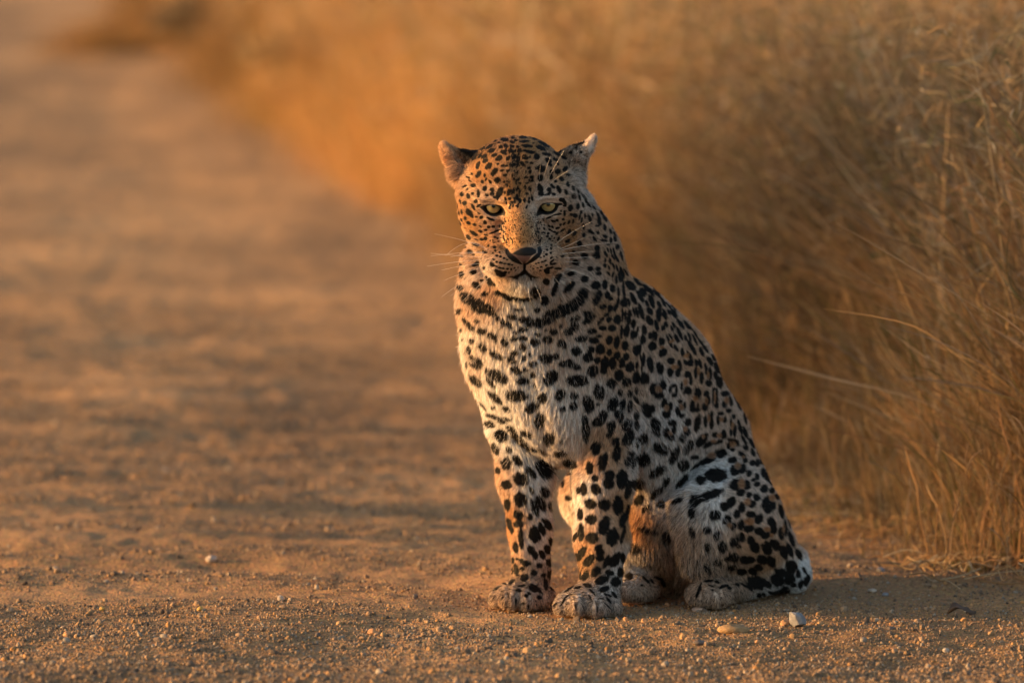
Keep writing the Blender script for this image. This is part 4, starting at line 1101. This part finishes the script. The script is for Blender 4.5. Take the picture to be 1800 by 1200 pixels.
stalk('twig', GP(1500, 1000), GP(1580, 1003, .009), GP(1662, 999), .0018, .0008, m_twig, 'thin dark twig lying flat on the gravel right of the leopard', 'twig')
stalk('straw', GP(1546, 812, .02), GP(1600, 812, .03), GP(1657, 822, .015), .003, .0018, m_straw, 'pale straw lying nearly level at the foot of the grass', 'straw')
stalk('straw', GP(1512, 876, .01), GP(1545, 846, .02), GP(1576, 832, .015), .0022, .001, m_straw, 'slanting straw on the verge below the level pale one', 'straw')
stalk('straw', P(1486, 741, 12.3), P(1500, 752, 12.3), P(1518, 761, 12.3), .005, .003, m_straw, 'short thick bent straw hanging in the grass right of the leopard back', 'straw')
def gp3(px, py, Y): return P(px, py, Y)
stalk('grass_stalk', G(1545, 850), gp3(1520, 560, 12.1), gp3(1466, 470, 12.1), .0022, .001, m_straw, 'bent pale grass stalk arching left, right of the leopard back', 'grass stalk')
stalk('grass_stalk', G(1440, 800), gp3(1478, 560, 12.6), gp3(1502, 425, 12.6), .0024, .001, m_straw, 'upright grass stalk crossing the arching one', 'grass stalk')
stalk('grass_stalk', G(1780, 930), gp3(1755, 620, 11.2), gp3(1692, 440, 11.2), .0018, .0008, m_straw, 'long pale stalk leaning left near the right edge', 'grass stalk')
stalk('grass_stalk', G(1640, 900), gp3(1650, 480, 11.5), gp3(1668, 180, 11.5), .0020, .0009, m_straw, 'tall grey straight stalk rising in the upper right', 'grass stalk')
stalk('grass_stalk', G(1790, 960), gp3(1770, 300, 10.9), gp3(1700, 60, 10.9), .0016, .0008, m_straw, 'tallest stalk bending over in the upper right corner', 'grass stalk')

# ------------------------------------------------------------------ gravel
def gravel():
    n = 340000
    y = 8.9 + (rng.random(n) ** 1.9) * 8.0
    x = (rng.random(n) * 2 - 1) * (y * .094 + .12)
    p = np.stack([x, y, 0 * x], 1)
    clus = 1.6 * vnoise(x * .5, y, 3.0, 11, 3) + .9 * vnoise(x, y, 14, 12, 2)
    leftish = np.clip((.2 - x) / .5, 0, 1)
    front = np.clip((9.95 - y) / .25, 0, 1)
    wob = 0.25 * np.sin(x * 1.7 + .4) + 0.12 * np.sin(x * 4.3)
    wash = np.sin((y + wob + x * .1) * 2 * math.pi / 0.42)
    dens_ = .30 + .16 * clus + .40 * leftish * np.clip(wash + .2, -1, 1) * (1 - front) + .45 * front * (.4 + .6 * leftish) + .25 * np.clip((x - edge_x(y) + .35) / .3, 0, 1)
    k = (rng.random(n) < dens_)
    x, y, front = x[k], y[k], front[k]
    n = len(x)
    r = np.exp(rng.normal(math.log(.00145), .45, n)) * (1 + .25 * (y > 12))
    r = np.where(rng.random(n) < .008, rng.uniform(.0035, .007, n), r)
    r = np.clip(r, .0008, .0075)
    z = ground_z(x, y) + r * .25
    pos = np.stack([x, y, z], 1)
    me = bpy.data.meshes.new('gravel')
    me.vertices.add(n); me.vertices.foreach_set('co', pos.astype(np.float32).ravel())
    sc = (r[:, None] * rng.uniform(.7, 1.3, (n, 3))).astype(np.float32)
    sc[:, 2] *= .8
    a = me.attributes.new('size', 'FLOAT_VECTOR', 'POINT'); a.data.foreach_set('vector', sc.ravel())
    a = me.attributes.new('turn', 'FLOAT_VECTOR', 'POINT'); a.data.foreach_set('vector', rng.uniform(-3, 3, (n, 3)).astype(np.float32).ravel())
    a = me.attributes.new('pick', 'INT', 'POINT'); a.data.foreach_set('value', rng.integers(0, 5, n).astype(np.int32))
    pal = np.array([(.34, .25, .18), (.28, .205, .15), (.40, .27, .16), (.42, .25, .12), (.34, .31, .28), (.19, .15, .125), (.38, .32, .26), (.12, .10, .09)])
    c = pal[rng.choice(8, n, p=[.26, .24, .12, .05, .08, .14, .03, .08])] * np.array((1, .95, .85)) * rng.uniform(.52, .82, (n, 1))
    c4 = np.ones((n, 4), np.float32); c4[:, :3] = c
    a = me.attributes.new('tone', 'FLOAT_COLOR', 'POINT'); a.data.foreach_set('color', c4.ravel())
    o = bpy.data.objects.new('gravel', me); C.objects.link(o)
    tag(o, 'loose gravel grains scattered over the dirt road', 'gravel', kind='stuff')
    m, nt, N, L, b = mat('gravel')
    at = N.new('ShaderNodeAttribute'); at.attribute_type = 'INSTANCER'; at.attribute_name = 'tone'
    L.new(at.outputs['Color'], b.inputs['Base Color']); b.inputs['Roughness'].default_value = 1
    b.inputs['Specular IOR Level'].default_value = .08
    ng = bpy.data.node_groups.new('scatter_grains', 'GeometryNodeTree')
    ng.interface.new_socket('Geometry', in_out='INPUT', socket_type='NodeSocketGeometry')
    ng.interface.new_socket('Geometry', in_out='OUTPUT', socket_type='NodeSocketGeometry')
    A = ng.nodes; K_ = ng.links
    gi = A.new('NodeGroupInput'); go = A.new('NodeGroupOutput')
    ip = A.new('GeometryNodeInstanceOnPoints'); jn = A.new('GeometryNodeJoinGeometry')
    for q in range(5):
        ic = A.new('GeometryNodeMeshIcoSphere'); ic.inputs['Radius'].default_value = 1; ic.inputs['Subdivisions'].default_value = 2
        nz = A.new('ShaderNodeTexNoise'); nz.inputs['Scale'].default_value = .9; nz.noise_dimensions = '4D'; nz.inputs['W'].default_value = q * 7.3
        po = A.new('GeometryNodeInputPosition')
        ma = A.new('ShaderNodeVectorMath'); ma.operation = 'MULTIPLY'
        sb = A.new('ShaderNodeVectorMath'); sb.operation = 'MULTIPLY_ADD'; sb.inputs[1].default_value = (1.5, 1.5, 1.5); sb.inputs[2].default_value = (.2, .2, .2)
        K_.new(nz.outputs['Color'], sb.inputs[0]); K_.new(sb.outputs[0], ma.inputs[0]); K_.new(po.outputs[0], ma.inputs[1])
        st = A.new('GeometryNodeSetPosition'); K_.new(ic.outputs[0], st.inputs[0]); K_.new(ma.outputs[0], st.inputs['Position'])
        sm_ = A.new('GeometryNodeSetMaterial'); sm_.inputs['Material'].default_value = m; K_.new(st.outputs[0], sm_.inputs[0])
        gt = A.new('GeometryNodeGeometryToInstance'); K_.new(sm_.outputs[0], gt.inputs[0]); K_.new(gt.outputs[0], jn.inputs[0])
    def na(t, nm):
        x = A.new('GeometryNodeInputNamedAttribute'); x.data_type = t; x.inputs[0].default_value = nm
        return x.outputs[0]
    K_.new(gi.outputs[0], ip.inputs['Points']); K_.new(jn.outputs[0], ip.inputs['Instance'])
    ip.inputs['Pick Instance'].default_value = True
    K_.new(na('INT', 'pick'), ip.inputs['Instance Index'])
    er = A.new('FunctionNodeEulerToRotation'); K_.new(na('FLOAT_VECTOR', 'turn'), er.inputs[0]); K_.new(er.outputs[0], ip.inputs['Rotation'])
    K_.new(na('FLOAT_VECTOR', 'size'), ip.inputs['Scale']); K_.new(ip.outputs[0], go.inputs[0])
    md = o.modifiers.new('grains', 'NODES'); md.node_group = ng
    print('grains', n)


gravel()

# ------------------------------------------------------------------ dry grass on the verge
m_grass, nt, N, L, b = mat('dry_grass')
at = N.new('ShaderNodeAttribute'); at.attribute_name = 'tone'
L.new(at.outputs['Color'], b.inputs['Base Color']); b.inputs['Roughness'].default_value = .6; b.inputs['Specular IOR Level'].default_value = .3
tr = N.new('ShaderNodeBsdfTranslucent'); L.new(at.outputs['Color'], tr.inputs['Color'])
mxs = N.new('ShaderNodeMixShader'); mxs.inputs[0].default_value = .3
L.new(b.outputs[0], mxs.inputs[1]); L.new(tr.outputs[0], mxs.inputs[2]); L.new(mxs.outputs[0], N['Material Output'].inputs['Surface'])
GRASS = np.array([(.46, .30, .13), (.38, .23, .10), (.30, .17, .075), (.42, .33, .20), (.20, .15, .06), (.16, .15, .05), (.34, .27, .19)])


def grass(name, label, tufts, per, hrange, radius, probs, lean, spread, kk=7):
    """tufts (n,2) positions"""
    n = len(tufts) * per
    ti = np.repeat(np.arange(len(tufts)), per)
    base = tufts[ti] + rng.normal(0, spread, (n, 2))
    z = ground_z(base[:, 0], base[:, 1])
    th = rng.uniform(hrange[0], hrange[1], len(tufts)); hgt = th[ti] * rng.uniform(.45, 1.15, n)
    e = base[:, 0] - edge_x(base[:, 1])
    hgt *= np.clip(.35 + e / .55, .25, 1)
    az = rng.uniform(0, 2 * math.pi, n)
    tl = np.clip(rng.normal(0, .24, (len(tufts), 2)), -.4, .4)[ti]
    dx = np.cos(az) * rng.uniform(0, .5, n) + lean[0] + tl[:, 0]; dy = np.sin(az) * rng.uniform(0, .5, n) + lean[1] + tl[:, 1]
    br_ = (rng.random(n) < .3) & (hgt > .3)
    dx[br_] *= 2.6; dy[br_] *= 2.6; hgt[br_] *= rng.uniform(.4, .8, br_.sum())
    mg = np.maximum(np.sqrt(dx * dx + dy * dy), 1e-6); lim = np.minimum(mg, np.where(br_, 1.0, .5)) / mg
    dx *= lim; dy *= lim
    bend = rng.uniform(.1, .9, n) ** 1.6
    pts = np.zeros((n, kk, 3)); t = np.linspace(0, 1, kk)
    for k in range(kk):
        f = t[k] * .55 + bend * t[k] ** 2.4
        pts[:, k, 0] = base[:, 0] + dx * hgt * f
        pts[:, k, 1] = base[:, 1] + dy * hgt * f
        pts[:, k, 2] = z + hgt * (t[k] - .28 * bend * t[k] ** 3)
    wg = rng.normal(0, .019, (n, kk, 3)) * t[None, :, None] * hgt[:, None, None]
    pts += wg
    tone_t = rng.choice(len(GRASS), len(tufts), p=probs)[ti]
    own = rng.choice(len(GRASS), n, p=probs)
    ci = np.where(rng.random(n) < .55, tone_t, own)
    tp = np.stack([tufts[:, 0], tufts[:, 1], 0 * tufts[:, 0]], 1)
    br = np.clip(.72 + .38 * sines(tp, 2.2, 71) + .22 * rng.normal(size=len(tufts)), .25, 1.25)
    far = np.clip((base[:, 1] - 15) / 6, 0, 1)[:, None]
    col = GRASS[ci] * rng.uniform(.5, 1.2, (n, 1)) * br[ti][:, None] * (np.array((.88, .84, .84)) + far * np.array((.30, .14, -.18)))  # far grass brightened and warmed as if sunlit, near grass dulled: painted light
    rad = (np.interp(t, [0, .7, .85, 1], [1, .75, 1.3, .3])[None, :] * (radius * rng.uniform(.5, 1.4, n))[:, None])
    o = curves_obj(name, pts, rad, col, m_grass)
    tag(o, label, 'grass', kind='stuff')


def scatter(n, y0, y1, e0, e1, pw=1.0):
    y = y0 + (y1 - y0) * rng.random(n) ** pw
    e = e0 + (e1 - e0) * rng.random(n)
    return np.stack([edge_x(y) + e, y], 1)


PR = [.20, .22, .20, .10, .12, .07, .09]
grass('tall_dry_grass', 'tall dry golden grass standing along the right side of the road', np.concatenate([scatter(900, 10.5, 13.5, .14, 1.3), scatter(1000, 12, 18, .16, 2.6, .8), scatter(2300, 18, 48, .1, 6.5, .8), scatter(260, 15, 34, -.10, .3)]), 34, (.5, 1.02), .0010, PR, (-.07, -.03), .11)
grass('far_bend_grass', 'dark blurred band of dry grass where the road bends away', np.stack([rng.uniform(-3.0, -1.2, 420), 37.5 + rng.uniform(0, 7, 420)], 1), 24, (.3, .6), .0026, [.05, .15, .4, 0, .25, .15, 0], (-.05, 0), .1)
grass('short_verge_grass', 'short tangled dead grass at the road edge', np.concatenate([scatter(700, 10.5, 24, -.06, .7), scatter(900, 10.7, 14.5, -.12, .45)]), 16, (.06, .26), .0011, [.2, .2, .22, .13, .1, .07, .08], (-.2, -.1), .06, 5)
grass('green_verge_weeds', 'olive green weeds low in the grass at the lower right', np.stack([rng.uniform(.84, 1.05, 34), rng.uniform(10.55, 11.3, 34)], 1), 20, (.08, .2), .0016, [.05, .05, .1, .05, .3, .45, 0], (0, 0), .03, 5)
# seed heads and broken bits of grass among the stems
nc = 90000
tb = np.concatenate([scatter(nc // 2, 10.6, 16, .1, 2.2), scatter(nc // 2, 16, 40, .1, 5)])
hh = rng.uniform(.08, 1.0, nc)
cb = np.stack([tb[:, 0] - .1 * hh, tb[:, 1], ground_z(tb[:, 0], tb[:, 1]) + hh], 1)
dd_ = unit(rng.normal(size=(nc, 3)) + np.array((-.3, 0, .6))) * rng.uniform(.02, .085, (nc, 1)) * (1 + 2 * (tb[:, 1:2] > 16))
pp = cb[:, None] + dd_[:, None] * np.linspace(0, 1, 4)[None, :, None]
pp[:, :, 2] -= np.linspace(0, 1, 4)[None] ** 2 * .01
tag(curves_obj('grass_seed_heads', pp, np.array([.3, 1, 1.1, .2])[None] * rng.uniform(.0006, .0015, (nc, 1)) * (1.25 + 1.25 * (tb[:, 1:2] > 16)), GRASS[rng.choice(7, nc, p=PR)] * rng.uniform(.45, 1.2, (nc, 1)), m_grass), 'seed heads and broken bits among the tall dry grass', 'grass', kind='stuff')
# fallen straws
ns = 3200
sb = scatter(ns, 10.3, 17, -.22, .7)
an = rng.uniform(0, math.pi, ns); ll = rng.uniform(.04, .22, ns)
pp = np.zeros((ns, 4, 3))
for k in range(4):
    q = (k / 3 - .5)
    xx = sb[:, 0] + np.cos(an) * ll * q; yy = sb[:, 1] + np.sin(an) * ll * q
    pp[:, k] = np.stack([xx, yy, ground_z(xx, yy) + .004 + rng.uniform(0, .03, ns)], 1)
tag(curves_obj('fallen_straw', pp, np.full((ns, 4), .0011) * rng.uniform(.5, 1.6, (ns, 1)), GRASS[rng.choice(4, ns)] * .9, m_grass), 'loose fallen straws littering the verge', 'straw', kind='stuff')

# ------------------------------------------------------------------ dark shrubs where the road bends away
m_shrub, nt, N, L, b = mat('shrub_leaf'); b.inputs['Base Color'].default_value = (.11, .072, .028, 1); b.inputs['Roughness'].default_value = .6
m_bark, nt, N, L, b = mat('shrub_bark'); b.inputs['Base Color'].default_value = (.08, .055, .035, 1); b.inputs['Roughness'].default_value = .9


def shrub(x, y, w, h, label, seed, nl=2600, ls=.03, m=None):
    r = np.random.default_rng(seed)
    root_ = bpy.data.objects.new('shrub', None); C.objects.link(root_)
    z = ground_z(np.array([x]), np.array([y]))[0]
    root_.location = (x, y, z)
    tag(root_, label, 'shrub')
    cl = []
    for i in range(7):
        a_ = r.uniform(0, 6.28); q = r.uniform(.15, .8)
        e_ = np.array((math.cos(a_) * w * .42 * q, math.sin(a_) * w * .42 * q, h * r.uniform(.45, .85)))
        v, f = tube(bez(np.zeros(3), np.array((e_[0] * .3, e_[1] * .3, e_[2] * .6)), e_, 6), .018 * h, .004 * h, 5)
        mesh_obj('stem', v, f, m_bark, root_)
        cl.append(e_)
    cl = np.array(cl + [np.array((r.normal(0, w * .22), r.normal(0, w * .22), h * r.uniform(.2, .8))) for _ in range(14)])
    c = cl[r.integers(0, len(cl), nl)] + r.normal(0, 1, (nl, 3)) * np.array((w, w, h)) * .10
    c[:, 2] = np.clip(c[:, 2], .02, None)
    u_ = unit(r.normal(size=(nl, 3))); w_ = unit(np.cross(u_, r.normal(size=(nl, 3))))
    s_ = ls * r.uniform(.6, 1.3, (nl, 1))
    v = np.stack([c - u_ * s_, c + w_ * s_ * .45, c + u_ * s_, c - w_ * s_ * .45], 1).reshape(-1, 3)
    f = np.arange(nl * 4).reshape(nl, 4)
    mesh_obj('foliage', v, f, m or m_shrub, root_, smooth=False)


m_rust, nt, N, L, b = mat('rust_leaf'); b.inputs['Base Color'].default_value = (.24, .12, .04, 1); b.inputs['Roughness'].default_value = .6
m_olive, nt, N, L, b = mat('olive_leaf'); b.inputs['Base Color'].default_value = (.20, .135, .05, 1); b.inputs['Roughness'].default_value = .6
shrub(-1.95, 36.6, .9, .44, 'dark brown bush at the far bend of the road, left one of the dark pair', 61)
shrub(-1.5, 35.2, .8, .44, 'dark brown bush beside the golden grass, right one of the far dark pair', 63)
shrub(-1.62, 33.9, .35, .26, 'rusty orange bush in front of the dark pair', 65, 700, .03, m_rust)
shrub(-1.05, 28.0, .5, .5, 'olive bush at the edge of the road left of the leopard ear', 66, 1500, .025, m_olive)

m_bush, nt, N, L, b = mat('bush_leaf'); b.inputs['Base Color'].default_value = (.07, .075, .02, 1); b.inputs['Roughness'].default_value = .6


def tree(x, y, w, z0, z1, label, seed, nl, ls):  # added out of view; crown height set so it shades the verge grass
    r = np.random.default_rng(seed)
    root_ = bpy.data.objects.new('tree', None); C.objects.link(root_)
    root_.location = (x, y, ground_z(np.array([x]), np.array([y]))[0])
    tag(root_, label, 'tree', 'added out-of-view trees that shade the verge grass')
    v, f = tube(bez(np.zeros(3), np.array((.05, .04, z0 * .5)), np.array((0, 0, z0 + .1)), 8), .028, .018, 8)
    mesh_obj('trunk', v, f, m_bark, root_)
    cl = []
    for i in range(9):
        a_ = i * .7 + r.uniform(0, .4); q = r.uniform(.35, .95)
        e_ = np.array((math.cos(a_) * w * .5 * q, math.sin(a_) * w * .5 * q, r.uniform(z0, z1)))
        v, f = tube(bez(np.array((0, 0, z0 * .8)), np.array((e_[0] * .5, e_[1] * .5, z0 * 1.05)), e_, 6), .013, .004, 6)
        mesh_obj('limb', v, f, m_bark, root_)
        cl.append(e_)
    cl = np.array(cl + [np.array((r.uniform(-.42, .42) * w, r.uniform(-.42, .42) * w, r.uniform(z0, z1))) for _ in range(16)])
    c = cl[r.integers(0, len(cl), nl)] + r.normal(0, 1, (nl, 3)) * np.array((w, w, (z1 - z0))) * .09
    c[:, 2] = np.where(c[:, 2] < z0, 2 * z0 - c[:, 2], c[:, 2])
    u_ = unit(r.normal(size=(nl, 3))); w_ = unit(np.cross(u_, r.normal(size=(nl, 3))))
    s_ = ls * r.uniform(.6, 1.3, (nl, 1))
    v = np.stack([c - u_ * s_, c + w_ * s_ * .45, c + u_ * s_, c - w_ * s_ * .45], 1).reshape(-1, 3)
    mesh_obj('crown', v, np.arange(nl * 4).reshape(nl, 4), m_bush, root_, smooth=False)


tree(-4.7, 11.8, 2.0, .66, 2.2, 'small green tree added out of view at the left to shade the grass, nearest of three', 71, 5200, .05)
tree(-4.9, 13.5, 2.1, .7, 2.3, 'small green tree added out of view at the left to shade the grass, middle one of three', 72, 4600, .05)
tree(-5.2, 15.3, 1.9, .95, 2.2, 'small green tree added out of view at the left to shade the grass, farthest of three', 73, 3000, .05)
